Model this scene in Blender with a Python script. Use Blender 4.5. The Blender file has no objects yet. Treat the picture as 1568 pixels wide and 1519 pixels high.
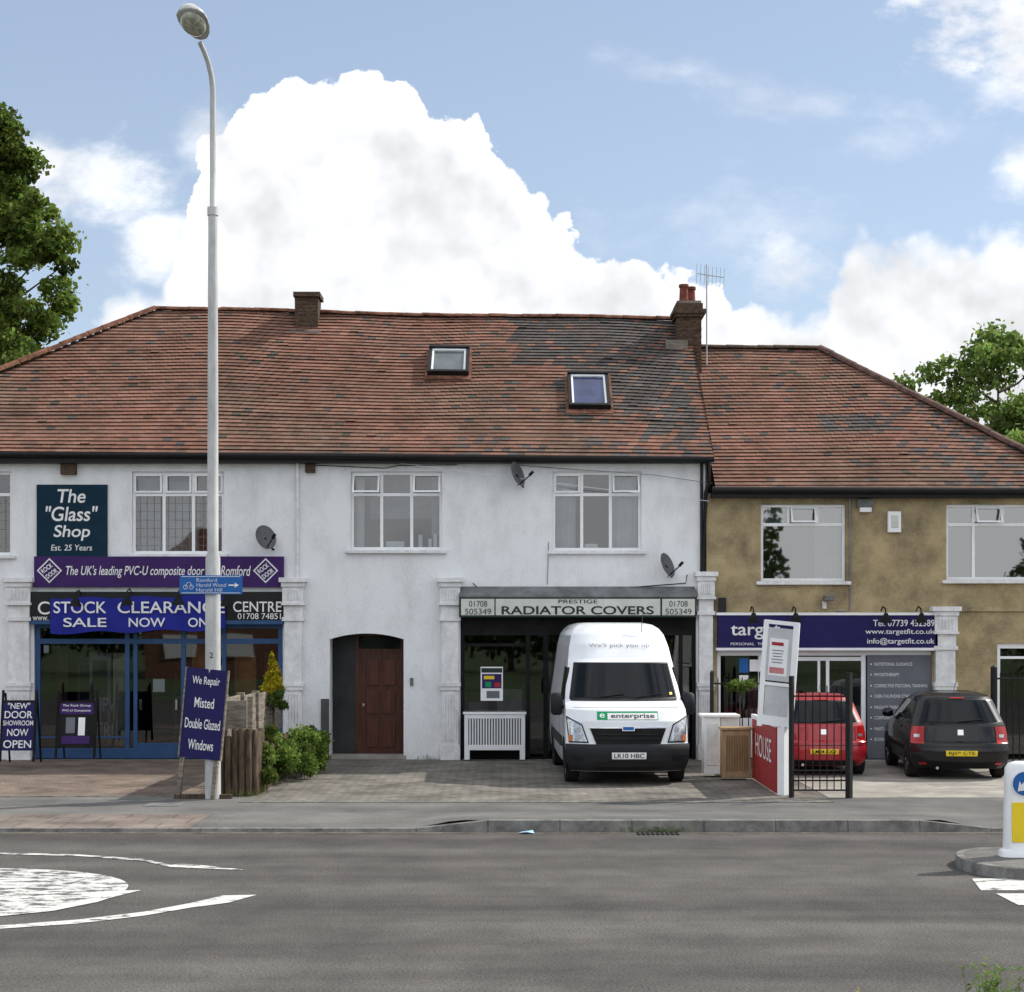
import bpy, math, random
import numpy as np
from mathutils import Vector
random.seed(7); rng=np.random.default_rng(7)
S=bpy.context.scene
S.view_settings.view_transform='Standard'; S.view_settings.look='None'; S.view_settings.exposure=0
COL=S.collection
YF=31.25
# survey helpers : measured picture offsets -> metres at a known depth y
def gx(px,y=YF): return (px-784)*y/2500.0
def gz(py,y=YF): return 2.5+(963-py)*y/2500.0
def gy(py,z=0.0): return (2.5-z)*2500.0/(py-963)
# ---------------------------------------------------------------- materials
MC={}
def pmat(name,col,rough=.6,var=.12,scale=3,bump=0,bscale=60,metallic=0,coat=0,col2=None,spec=.25,stretch=(1,1,1),attr=False,lo=.35,hi=.65,detail=4,nr=.6):
    if name in MC: return MC[name]
    m=bpy.data.materials.new(name); m.use_nodes=True; nt=m.node_tree; N=nt.nodes; L=nt.links
    b=N['Principled BSDF']; b.inputs['Roughness'].default_value=rough; b.inputs['Metallic'].default_value=metallic
    b.inputs['Coat Weight'].default_value=coat; b.inputs['Coat Roughness'].default_value=.04
    b.inputs['Specular IOR Level'].default_value=spec
    tc=N.new('ShaderNodeTexCoord'); mp=N.new('ShaderNodeMapping'); mp.inputs['Scale'].default_value=stretch
    L.new(tc.outputs['Object'],mp.inputs['Vector'])
    n=N.new('ShaderNodeTexNoise'); n.inputs['Scale'].default_value=scale; n.inputs['Detail'].default_value=detail; n.inputs['Roughness'].default_value=nr
    L.new(mp.outputs[0],n.inputs['Vector'])
    mr=N.new('ShaderNodeMapRange'); mr.inputs[1].default_value=lo; mr.inputs[2].default_value=hi; L.new(n.outputs[0],mr.inputs[0])
    mx=N.new('ShaderNodeMix'); mx.data_type='RGBA'; L.new(mr.outputs[0],mx.inputs[0])
    c2=col2 if col2 else tuple(min(1,c*(1+var)) for c in col)
    c1=col if col2 else tuple(c*(1-var) for c in col)
    mx.inputs[6].default_value=(*c1,1); mx.inputs[7].default_value=(*c2,1)
    out=mx.outputs[2]
    if attr:
        a=N.new('ShaderNodeVertexColor'); a.layer_name='Col'
        m2=N.new('ShaderNodeMix'); m2.data_type='RGBA'; m2.blend_type='MULTIPLY'; m2.inputs[0].default_value=1
        L.new(out,m2.inputs[6]); L.new(a.outputs[0],m2.inputs[7]); out=m2.outputs[2]
    L.new(out,b.inputs['Base Color'])
    if bump:
        n2=N.new('ShaderNodeTexNoise'); n2.inputs['Scale'].default_value=bscale; n2.inputs['Detail'].default_value=2
        L.new(mp.outputs[0],n2.inputs['Vector'])
        bp=N.new('ShaderNodeBump'); bp.inputs['Strength'].default_value=bump; bp.inputs['Distance'].default_value=.02
        L.new(n2.outputs[0],bp.inputs['Height']); L.new(bp.outputs[0],b.inputs['Normal'])
    MC[name]=m; return m
def glassmat(name,tint=(.8,.85,.85),base=.12):
    if name in MC: return MC[name]
    m=bpy.data.materials.new(name); m.use_nodes=True; nt=m.node_tree; N=nt.nodes; L=nt.links
    N.remove(N['Principled BSDF']); o=N['Material Output']
    t=N.new('ShaderNodeBsdfTransparent'); t.inputs[0].default_value=(*tint,1)
    g=N.new('ShaderNodeBsdfGlossy'); g.inputs['Roughness'].default_value=.015
    fr=N.new('ShaderNodeFresnel'); fr.inputs[0].default_value=1.5
    ad=N.new('ShaderNodeMath'); ad.operation='ADD'; ad.use_clamp=True; ad.inputs[1].default_value=base; L.new(fr.outputs[0],ad.inputs[0])
    tc=N.new('ShaderNodeTexCoord'); n=N.new('ShaderNodeTexNoise'); n.inputs['Scale'].default_value=1.3; n.inputs['Detail'].default_value=1
    L.new(tc.outputs['Object'],n.inputs['Vector'])
    bp=N.new('ShaderNodeBump'); bp.inputs['Strength'].default_value=.06; bp.inputs['Distance'].default_value=.02; L.new(n.outputs[0],bp.inputs['Height']); L.new(bp.outputs[0],g.inputs['Normal'])
    mx=N.new('ShaderNodeMixShader'); L.new(ad.outputs[0],mx.inputs[0]); L.new(t.outputs[0],mx.inputs[1]); L.new(g.outputs[0],mx.inputs[2])
    L.new(mx.outputs[0],o.inputs[0]); MC[name]=m; return m
def leafmat(name,c):
    m=bpy.data.materials.new(name); m.use_nodes=True; nt=m.node_tree; N=nt.nodes; L=nt.links
    N.remove(N['Principled BSDF']); o=N['Material Output']
    a=N.new('ShaderNodeVertexColor'); a.layer_name='Col'
    mx=N.new('ShaderNodeMix'); mx.data_type='RGBA'; mx.blend_type='MULTIPLY'; mx.inputs[0].default_value=1; mx.inputs[6].default_value=(*c,1); L.new(a.outputs[0],mx.inputs[7])
    d=N.new('ShaderNodeBsdfDiffuse'); t=N.new('ShaderNodeBsdfTranslucent'); L.new(mx.outputs[2],d.inputs[0]); L.new(mx.outputs[2],t.inputs[0])
    s=N.new('ShaderNodeMixShader'); s.inputs[0].default_value=.5; L.new(d.outputs[0],s.inputs[1]); L.new(t.outputs[0],s.inputs[2])
    L.new(s.outputs[0],o.inputs[0]); return m
white_render=pmat('white_render',(.60,.61,.615),.9,col2=(.76,.77,.78),scale=1.7,bump=.5,bscale=38,stretch=(1,1,.5),lo=.28,hi=.55,detail=8,spec=.1,nr=.72)
white_trim=pmat('white_trim',(.68,.68,.68),.7,var=.15,scale=5,bump=.1,spec=.1,detail=6,nr=.7)
upvc=pmat('upvc_white',(.8,.81,.82),.35,var=.04)
brown_render=pmat('ochre_render',(.17,.135,.085),.9,col2=(.42,.335,.19),scale=1.5,bump=.8,bscale=28,lo=.33,hi=.62,detail=8,spec=.1,nr=.7)
black=pmat('black_paint',(.010,.010,.011),.5,var=.2)
blackmatt=pmat('black_matt',(.015,.015,.015),.8,var=.25,spec=.1)
plastic=pmat('dark_plastic',(.016,.017,.02),.6,var=.15)
blueframe=pmat('blue_frame',(.025,.07,.17),.45,var=.15)
navy=pmat('navy_sign',(.016,.014,.085),.55,var=.1,spec=.15)
purple=pmat('purple_sign',(.045,.018,.105),.6,var=.12,spec=.15)
bannerb=pmat('blue_banner',(.018,.024,.24),.65,var=.15,scale=2,spec=.15)
darkteal=pmat('teal_sign',(.003,.024,.045),.6,var=.15,spec=.15)
wtext=pmat('white_lettering',(.75,.75,.75),.5,var=.03)
cream=pmat('cream_sign',(.56,.57,.52),.6,var=.08)
darktext=pmat('dark_lettering',(.02,.035,.03),.6,var=.05)
brownwood=pmat('brown_door_wood',(.06,.022,.014),.5,var=.3,scale=4,stretch=(6,6,.6))
logwood=pmat('log_wood',(.075,.053,.036),.85,var=.5,scale=7,stretch=(3,3,.6),bump=.4)
boardwood=pmat('weathered_board',(.19,.165,.135),.85,var=.4,scale=4,stretch=(1,1,6),bump=.3)
brickm=pmat('chimney_brick_brown',(.085,.055,.038),.9,var=.5,scale=14,stretch=(1,1,3),bump=.5)
terracotta=pmat('terracotta',(.17,.08,.052),.85,var=.5,scale=5,bump=.3,spec=.1)
potm=pmat('chimney_pot_clay',(.16,.045,.03),.8,var=.4,scale=8)
tile=pmat('roof_tile',(.58,.60,.60),.9,col2=(1.1,1.1,1.1),scale=1.3,bump=.3,bscale=50,attr=True,spec=.12,detail=8,nr=.7,lo=.3,hi=.62)
lead=pmat('lead_grey',(.15,.155,.155),.6,var=.3)
steel=pmat('galvanised_steel',(.42,.44,.46),.55,var=.12,metallic=.15,scale=4)
steelw=pmat('lamp_post_paint',(.46,.465,.46),.55,var=.22,scale=4,stretch=(1,1,.3),detail=6,nr=.7)
interior=pmat('interior_wall',(.085,.087,.09),.9,var=.3,scale=1)
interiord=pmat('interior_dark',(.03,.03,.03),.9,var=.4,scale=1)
curtainm=pmat('curtain',(.5,.52,.53),.9,var=.1)
curtaing=pmat('curtain_grey',(.28,.30,.32),.9,var=.2)
redm=pmat('red_board',(.34,.025,.03),.55,var=.15)
greym=pmat('grey_panel',(.13,.14,.16),.5,var=.1)
orange=pmat('orange_wood',(.26,.11,.035),.6,var=.4)
pine=pmat('pine_cabinet',(.33,.22,.12),.6,var=.2,stretch=(5,5,1))
rubber=pmat('tyre_rubber',(.018,.018,.018),.85,var=.2)
alloy=pmat('alloy',(.5,.5,.52),.35,var=.05,metallic=.7)
chrome=pmat('chrome',(.6,.6,.62),.15,var=.03,metallic=1)
carglass=pmat('vehicle_glass',(.006,.008,.010),.03,var=.1,spec=.22)
vanpaint=pmat('van_white',(.72,.74,.77),.3,var=.05,coat=.5,scale=2)
blackpaint=pmat('car_black',(.004,.004,.006),.25,var=.1,coat=.4)
redpaint=pmat('car_red',(.34,.012,.02),.3,var=.05,coat=.7)
redlens=pmat('red_lens',(.35,.01,.01),.15,var=.1,coat=.5)
lampclear=pmat('clear_lens',(.45,.47,.5),.08,var=.3,metallic=.6,scale=20)
yellowp=pmat('yellow_plate',(.75,.55,.03),.4,var=.03)
yellowb=pmat('yellow_panel',(.8,.6,.03),.4,var=.05)
signblue=pmat('sign_blue',(.015,.11,.36),.5,var=.05)
green=pmat('livery_green',(.0,.27,.09),.4,var=.05)
glass=glassmat('window_glass',(.72,.78,.8),.10)
shopglass=glassmat('shop_glass',(.6,.64,.66),.07)
# ---------------------------------------------------------------- builders
def grp(name,loc=(0,0,0)):
    e=bpy.data.objects.new(name,None); e.location=loc; e.empty_display_size=.3; COL.objects.link(e); return e
def mesh(name,v,f,mat,parent=None,smooth=False,sharp=35,cols=None):
    me=bpy.data.meshes.new(name); me.from_pydata([tuple(map(float,a)) for a in v],[],f); me.materials.append(mat)
    if cols is not None:
        ca=me.color_attributes.new('Col','FLOAT_COLOR','CORNER'); arr=[]
        for p,c in zip(me.polygons,cols): arr+= [c[0],c[1],c[2],1]*p.loop_total
        ca.data.foreach_set('color',arr)
    if smooth:
        me.polygons.foreach_set('use_smooth',[True]*len(me.polygons)); me.set_sharp_from_angle(angle=math.radians(sharp))
    o=bpy.data.objects.new(name,me); COL.objects.link(o)
    if parent: o.parent=parent; o.location=-parent.location
    return o
BF=[(0,3,2,1),(4,5,6,7),(0,1,5,4),(1,2,6,5),(2,3,7,6),(3,0,4,7)]
def box(name,x0,x1,y0,y1,z0,z1,mat,parent=None,bevel=0):
    return boxes(name,[(x0,x1,y0,y1,z0,z1)],mat,parent,bevel)
def boxes(name,lst,mat,parent=None,bevel=0):
    v=[];f=[]
    for (x0,x1,y0,y1,z0,z1) in lst:
        x0,x1=sorted((x0,x1)); y0,y1=sorted((y0,y1)); z0,z1=sorted((z0,z1)); n=len(v)
        v+=[(x0,y0,z0),(x1,y0,z0),(x1,y1,z0),(x0,y1,z0),(x0,y0,z1),(x1,y0,z1),(x1,y1,z1),(x0,y1,z1)]
        f+=[tuple(i+n for i in q) for q in BF]
    o=mesh(name,v,f,mat,parent)
    if bevel:
        md=o.modifiers.new('b','BEVEL'); md.width=bevel; md.segments=2
    return o
def pb(name,a,b,c,d,y0,y1,mat,parent=None,bevel=0):
    return box(name,gx(a,y0),gx(b,y0),y0,y1,gz(d,y0),gz(c,y0),mat,parent,bevel)
def tube(name,pts,rad,mat,parent=None,n=12,caps=True):
    pts=[Vector(p) for p in pts]; 
    if not hasattr(rad,'__len__'): rad=[rad]*len(pts)
    v=[];f=[]
    for i,p in enumerate(pts):
        d=(pts[min(i+1,len(pts)-1)]-pts[max(i-1,0)]).normalized()
        a=d.cross(Vector((0,0,1))) 
        if a.length<.05: a=d.cross(Vector((0,1,0)))
        a.normalize(); b=d.cross(a)
        for k in range(n):
            t=2*math.pi*k/n; v.append(p+(a*math.cos(t)+b*math.sin(t))*rad[i])
    for i in range(len(pts)-1):
        for k in range(n): f.append((i*n+k,i*n+(k+1)%n,(i+1)*n+(k+1)%n,(i+1)*n+k))
    if caps: f.append(tuple(range(n))[::-1]); f.append(tuple((len(pts)-1)*n+k for k in range(n)))
    return mesh(name,v,f,mat,parent,True,50)
def text(body,c,w,h,mat,parent,right=(1,0,0),up=(0,0,1),shear=0,bold=.006,name=None):
    cu=bpy.data.curves.new('t','FONT'); cu.body=body; cu.shear=shear; cu.offset=bold; cu.align_x='CENTER'
    o=bpy.data.objects.new('t',cu); COL.objects.link(o); dg=bpy.context.evaluated_depsgraph_get(); dg.update()
    me=bpy.data.meshes.new_from_object(o.evaluated_get(dg)); bpy.data.objects.remove(o)
    co=np.array([v.co[:] for v in me.vertices])
    if len(co)==0: return
    mn=co.min(0); mxx=co.max(0); ce=(mn+mxx)/2; sz=mxx-mn
    r=np.array(Vector(right).normalized()); u=np.array(Vector(up).normalized())
    q=np.outer((co[:,0]-ce[0])*w/sz[0],r)+np.outer((co[:,1]-ce[1])*h/sz[1],u)+np.array(c)
    for i,vv in enumerate(me.vertices): vv.co=q[i]
    me.materials.clear(); me.materials.append(mat); me.update()
    ob=bpy.data.objects.new(name or 'lettering',me); COL.objects.link(ob); ob.parent=parent; ob.location=-parent.location
    return ob
def ptext(body,a,b,c,d,y,mat,parent,**k):
    return text(body,((gx(a,y)+gx(b,y))/2,y,(gz(c,y)+gz(d,y))/2),gx(b,y)-gx(a,y),gz(c,y)-gz(d,y),mat,parent,**k)
def wall(name,x0,x1,z0,z1,y,holes,mat,parent,depth=.14):
    xs=sorted(set([x0,x1]+[h[0] for h in holes]+[h[1] for h in holes])); zs=sorted(set([z0,z1]+[h[2] for h in holes]+[h[3] for h in holes]))
    xs=[x for x in xs if x0<=x<=x1]; zs=[z for z in zs if z0<=z<=z1]
    v=[];f=[]
    def q(*p): n=len(v); v.extend(p); f.append((n,n+1,n+2,n+3))
    for i in range(len(xs)-1):
        for j in range(len(zs)-1):
            cx=(xs[i]+xs[i+1])/2; cz=(zs[j]+zs[j+1])/2
            if any(h[0]<cx<h[1] and h[2]<cz<h[3] for h in holes): continue
            q((xs[i],y,zs[j]),(xs[i+1],y,zs[j]),(xs[i+1],y,zs[j+1]),(xs[i],y,zs[j+1]))
    for a,b,c,d in holes:
        q((a,y,c),(a,y,d),(a,y+depth,d),(a,y+depth,c)); q((b,y,c),(b,y+depth,c),(b,y+depth,d),(b,y,d))
        q((a,y,d),(b,y,d),(b,y+depth,d),(a,y+depth,d)); q((a,y,c),(a,y+depth,c),(b,y+depth,c),(b,y,c))
    return mesh(name,v,f,mat,parent)
def curtain(parent,x0,x1,z0,z1,y,mat,amp=.02,wl=.11):
    n=max(8,int((x1-x0)/.015)); v=[];f=[]
    for i in range(n+1):
        x=x0+(x1-x0)*i/n; yy=y+amp*math.sin(x*2*math.pi/wl+1.5*math.sin(x*7)); v+=[(x,yy,z0),(x,yy,z1)]
    for i in range(n): f.append((2*i,2*i+2,2*i+3,2*i+1))
    return mesh('curtain',v,f,mat,parent,True,80)
def window(parent,a,b,c,d,mull,trans,vents=(),sill=True,leaded=False,y=YF):
    x0,x1,z0,z1=gx(a,y),gx(b,y),gz(d,y),gz(c,y); yy=y+.07; t=.055; L=[]
    L+=[(x0,x1,yy,yy+.06,z1-t,z1),(x0,x1,yy,yy+.06,z0,z0+t),(x0,x0+t,yy,yy+.06,z0+t,z1-t),(x1-t,x1,yy,yy+.06,z0+t,z1-t)]
    zt=gz(trans,y); L.append((x0+t,x1-t,yy+.002,yy+.062,zt-.03,zt+.03))
    for m in mull:
        xm=gx(m[0],y)
        L.append((xm-.03,xm+.03,yy+.004,yy+.06,zt+.03,z1-t))
        if m[1]: L.append((xm-.03,xm+.03,yy+.004,yy+.06,z0+t,zt-.03))
    boxes('window_frame',L,upvc,parent,.006)
    ed=[x0]+[gx(m[0],y) for m in mull]+[x1]
    for i,o in vents:
        xa,xb=ed[i]+.035,ed[i+1]-.035; za,zb=zt+.035,z1-.05; s=.035
        dy=.14 if o else 0
        yb=yy-.03
        v=[];f=[]
        for (p,q2,r,s2) in [(xa,xb,zb-s,zb),(xa,xb,za,za+s),(xa,xa+s,za+s,zb-s),(xb-s,xb,za+s,zb-s)]:
            n=len(v)
            for yo in (0,.04):
                for (x,z) in ((p,r),(q2,r),(q2,s2),(p,s2)):
                    v.append((x,yb+yo-dy*(zb-z)/(zb-za),z))
            f+=[(n,n+1,n+2,n+3),(n+4,n+7,n+6,n+5),(n,n+4,n+5,n+1),(n+1,n+5,n+6,n+2),(n+2,n+6,n+7,n+3),(n+3,n+7,n+4,n)]
        mesh('vent_frame',v,f,upvc,parent)
    mesh('window_pane',[(x0+t,yy+.03,z0+t),(x1-t,yy+.03,z0+t),(x1-t,yy+.03,z1-t),(x0+t,yy+.03,z1-t)],[(0,1,2,3)],glass,parent)
    if leaded:
        L=[]
        nx=int((x1-x0)/.13)
        for i in range(1,nx): 
            x=x0+(x1-x0)*i/nx; L.append((x-.004,x+.004,yy+.02,yy+.026,z0+t,zt-.03))
        for k in range(1,7):
            z=z0+(zt-z0)*k/7; L.append((x0+t,x1-t,yy+.019,yy+.025,z-.004,z+.004))
        boxes('leading',L,lead,parent)
    if sill: box('window_sill',x0-.09,x1+.09,y-.09,y+.05,z0-.07,z0-.005,white_trim,parent,.01)
    return x0,x1,z0,z1
# ---------------------------------------------------------------- ground
def roadmat(name,c1,c2,speck,patch=.4):
    m=bpy.data.materials.new(name); m.use_nodes=True; nt=m.node_tree; N=nt.nodes; L=nt.links; b=N['Principled BSDF']; b.inputs['Roughness'].default_value=.9; b.inputs['Specular IOR Level'].default_value=.15
    tc=N.new('ShaderNodeTexCoord')
    def noise(s,det,st=(1,1,1),ro=.5):
        mp=N.new('ShaderNodeMapping'); mp.inputs['Scale'].default_value=st; L.new(tc.outputs['Object'],mp.inputs[0])
        n=N.new('ShaderNodeTexNoise'); n.noise_dimensions='2D'; n.inputs['Scale'].default_value=s; n.inputs['Detail'].default_value=det; n.inputs['Roughness'].default_value=ro; L.new(mp.outputs[0],n.inputs[0]); return n
    def mr(src,a,b_,c,d):
        s=N.new('ShaderNodeMapRange'); s.inputs[1].default_value=a;s.inputs[2].default_value=b_;s.inputs[3].default_value=c;s.inputs[4].default_value=d; L.new(src,s.inputs[0]); return s.outputs[0]
    def mul(a,b_):
        u=N.new('ShaderNodeMath'); u.operation='MULTIPLY'; L.new(a,u.inputs[0]); L.new(b_,u.inputs[1]); return u.outputs[0]
    n1=noise(.6,5,(.15,1.5,1)); n2=noise(45,4,(1,1,1),.95); n3=noise(1.1,7,(1,1,1),.65)
    mx=N.new('ShaderNodeMix'); mx.data_type='RGBA'; L.new(mr(n1.outputs[0],.35,.65,0,1),mx.inputs[0]); mx.inputs[6].default_value=(*c1,1); mx.inputs[7].default_value=(*c2,1)
    k=mul(mr(n2.outputs[0],.3,.7,1-speck,1+speck),mr(n3.outputs[0],.3,.7,1-patch/2,1+patch/2))
    vo=N.new('ShaderNodeTexVoronoi'); vo.voronoi_dimensions='2D'; vo.feature='DISTANCE_TO_EDGE'; vo.inputs['Scale'].default_value=.33
    wn=N.new('ShaderNodeVectorMath'); wn.operation='MULTIPLY_ADD'; L.new(n3.outputs[1],wn.inputs[0]); wn.inputs[1].default_value=(2.2,2.2,0); L.new(tc.outputs['Object'],wn.inputs[2]); L.new(wn.outputs[0],vo.inputs['Vector'])
    k=mul(k,mr(vo.outputs[0],0,.005,.68,1))
    vm=N.new('ShaderNodeVectorMath'); vm.operation='SCALE'; L.new(mx.outputs[2],vm.inputs[0]); L.new(k,vm.inputs['Scale'])
    L.new(vm.outputs[0],b.inputs['Base Color'])
    return m
asphalt=roadmat('asphalt',(.062,.058,.056),(.100,.095,.090),.75,.4)
footway=roadmat('footway_asphalt',(.098,.097,.095),(.145,.142,.135),.5,.4)
def brickmat(name,c1,c2,mort,bw,bh,ms,rot=0):
    m=bpy.data.materials.new(name); m.use_nodes=True; nt=m.node_tree; N=nt.nodes; L=nt.links; b=N['Principled BSDF']; b.inputs['Roughness'].default_value=.9; b.inputs['Specular IOR Level'].default_value=.15
    tc=N.new('ShaderNodeTexCoord'); mp=N.new('ShaderNodeMapping'); mp.inputs['Rotation'].default_value=(0,0,rot); L.new(tc.outputs['Object'],mp.inputs[0])
    br=N.new('ShaderNodeTexBrick'); L.new(mp.outputs[0],br.inputs[0]); br.inputs['Color1'].default_value=(*c1,1); br.inputs['Color2'].default_value=(*c2,1); br.inputs['Mortar'].default_value=(*mort,1)
    br.inputs['Scale'].default_value=1; br.inputs['Brick Width'].default_value=bw; br.inputs['Row Height'].default_value=bh; br.inputs['Mortar Size'].default_value=ms
    n=N.new('ShaderNodeTexNoise'); n.noise_dimensions='2D'; n.inputs['Scale'].default_value=1.2; n.inputs['Detail'].default_value=8; n.inputs['Roughness'].default_value=.7; L.new(tc.outputs['Object'],n.inputs[0])
    s=N.new('ShaderNodeMapRange'); s.inputs[1].default_value=.3;s.inputs[2].default_value=.7;s.inputs[3].default_value=.55;s.inputs[4].default_value=1.35; L.new(n.outputs[0],s.inputs[0])
    vm=N.new('ShaderNodeVectorMath'); vm.operation='SCALE'; L.new(br.outputs[0],vm.inputs[0]); L.new(s.outputs[0],vm.inputs['Scale']); L.new(vm.outputs[0],b.inputs['Base Color'])
    return m
brickpav=brickmat('brick_paving',(.20,.15,.12),(.15,.12,.10),(.08,.07,.06),.21,.105,.008)
blockpav=brickmat('block_paving',(.20,.185,.16),(.145,.137,.122),(.07,.065,.06),.21,.105,.008,math.radians(45))
slabpav=brickmat('slab_paving',(.19,.155,.135),(.165,.14,.125),(.09,.08,.07),.6,.6,.012)
concrete=pmat('concrete',(.27,.255,.23),.9,var=.3,scale=1.5,bump=.2,detail=7,spec=.1,nr=.7)
kerbm=pmat('kerb_stone',(.17,.165,.155),.9,var=.4,scale=4,bump=.3,spec=.1,nr=.7)
def sheet(name,x0,x1,y0,y1,z,mat,parent=None):
    return mesh(name,[(x0,y0,z),(x1,y0,z),(x1,y1,z),(x0,y1,z)],[(0,1,2,3)],mat,parent)
sheet('ground',-900,900,-900,900,-.07,pmat('ground_soil_grass',(.06,.09,.035),.95,var=.4,scale=.4,detail=2))
sheet('road',-80,80,4.5,20.4,-.04,asphalt)
KZ=lambda x: float(np.interp(x,[-1.2,-.7,5.4,5.9],[0,.10,.10,0]))
K=grp('kerb',(0,20.4,0)); v=[];f=[];x=-30.
while x<30:
    l=.9; a,b2=x+.004,x+l-.004; n=len(v); za,zb=KZ(a),KZ(b2); j=random.uniform(-.008,.008)
    y0,y1=20.4+j,20.545
    v+=[(a,y0,-.06),(b2,y0,-.06),(b2,y1,-.06),(a,y1,-.06),(a,y0+.02,za+.003),(b2,y0+.02,zb+.003),(b2,y1,zb+.003),(a,y1,za+.003)]
    f+=[tuple(i+n for i in q) for q in BF]; x+=l
mesh('kerb_stones',v,f,kerbm,K)
sheet('gutter_channel_dirt',-30,30,20.22,20.395,-.036,pmat('gutter_dirt',(.10,.09,.075),.95,var=.5,scale=6,nr=.75,detail=6),K)
v=[];f=[]; xs=np.concatenate([[-60,-20],np.linspace(-2,7,46),[20,60]]); ys=[20.55,20.8,21.6,22.4,24.3]
for yy in ys:
    for xx in xs: v.append((xx,yy,KZ(xx)*max(0,1-(yy-20.55)/1.8)-.004))
nx=len(xs)
for j in range(len(ys)-1):
    for i in range(nx-1): f.append((j*nx+i,j*nx+i+1,(j+1)*nx+i+1,(j+1)*nx+i))
mesh('pavement',v,f,footway,None,True)
sheet('paved_crossover',-30,gx(292,20.6),20.56,22.0,.001,slabpav)
sheet('tarmac_forecourt',-60,60,24.3,31.2,-.006,footway)
sheet('brick_forecourt',-30,-4.25,24.4,31.22,.0,brickpav)
sheet('block_forecourt',-3.9,4.6,23.6,31.22,.0,blockpav)
sheet('concrete_forecourt',4.7,30,24.2,31.22,.0,concrete)
boxes('forecourt_edging',[(-3.95,4.65,23.52,23.6,-.02,.006),(-12,-4.7,24.32,24.4,-.02,.006)],kerbm,K)
D=grp('drain_grate',(1.8,20.3,-.03)); boxes('bars',[(1.55+i*.06,1.58+i*.06,20.10,20.37,-.04,-.028) for i in range(9)],black,D)
MH=grp('manhole_cover',(-4.9,23.2,0)); boxes('cover',[(-5.2,-4.7,23.0,23.45,-.01,.004)],lead,MH)
def worn(name,w):
    m=bpy.data.materials.new(name); m.use_nodes=True; nt=m.node_tree; N=nt.nodes; L=nt.links; b=N['Principled BSDF']; b.inputs['Roughness'].default_value=.7
    tc=N.new('ShaderNodeTexCoord'); mp=N.new('ShaderNodeMapping'); mp.inputs['Scale'].default_value=(1,2.2,1); mp.inputs['Rotation'].default_value=(0,0,.3); L.new(tc.outputs['Object'],mp.inputs[0])
    n=N.new('ShaderNodeTexNoise'); n.noise_dimensions='2D'; n.inputs['Scale'].default_value=3.2; n.inputs['Detail'].default_value=8; n.inputs['Roughness'].default_value=.75; L.new(mp.outputs[0],n.inputs[0])
    r=N.new('ShaderNodeMapRange'); r.inputs[1].default_value=w; r.inputs[2].default_value=w+.06; L.new(n.outputs[0],r.inputs[0])
    mx=N.new('ShaderNodeMix'); mx.data_type='RGBA'; mx.inputs[6].default_value=(.09,.088,.086,1); mx.inputs[7].default_value=(.55,.55,.53,1); L.new(r.outputs[0],mx.inputs[0]); L.new(mx.outputs[2],b.inputs['Base Color']); return m
mk=worn('road_paint',.39); mkw=worn('road_paint_worn',.45)
RM=grp('road_markings',(-5,15.7,-.036))
def gpoly(pts,mat,z=-.034,name='painted_line'):
    v=[(gx(px,gy(py,-.04)),gy(py,-.04),z) for px,py in pts]; return mesh(name,v,[tuple(range(len(v)))],mat,RM)
def strip(top,bot,mat,z=-.034,name='painted_line'):
    v=[(gx(px,gy(py,-.04)),gy(py,-.04),z) for px,py in top]+[(gx(px,gy(py,-.04)),gy(py,-.04),z) for px,py in bot]; n=len(top)
    return mesh(name,v,[(n+i,n+i+1,i+1,i) for i in range(n-1)],mat,RM)
cx,cy,R=-5.55,15.85,1.95
N_=64
v=[(cx+R*.92*math.cos(2*math.pi*i/N_),cy+R*.74*math.sin(2*math.pi*i/N_),-.034) for i in range(N_)]
mesh('roundabout_disc',v,[tuple(range(N_))],mkw,RM)
strip([(-200,1400),(-100,1402),(0,1397),(80,1389),(150,1374),(160,1365),(215,1364)],[(-200,1406),(-100,1409),(0,1404),(80,1396),(150,1382),(165,1377),(215,1364.3)],mk,-.0325)
strip([(-200,1420),(0,1418),(120,1409),(220,1397),(290,1384),(342,1372),(392,1371)],[(-200,1425),(0,1423),(120,1415),(220,1403),(290,1391),(350,1383),(392,1371.3)],mk)
strip([(-300,1302),(0,1306),(120,1309),(220,1316),(262,1325),(285,1323),(372,1332)],[(-300,1304),(0,1308.5),(120,1311.5),(220,1319),(262,1328.5),(300,1330),(372,1333)],mkw)
for (a,b,c,d) in [((1488,1346),(1620,1346),(1640,1364),(1502,1364)),((1525,1369),(1640,1369),(1680,1387),(1560,1387))]: gpoly([d,c,b,a],mk)
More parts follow.
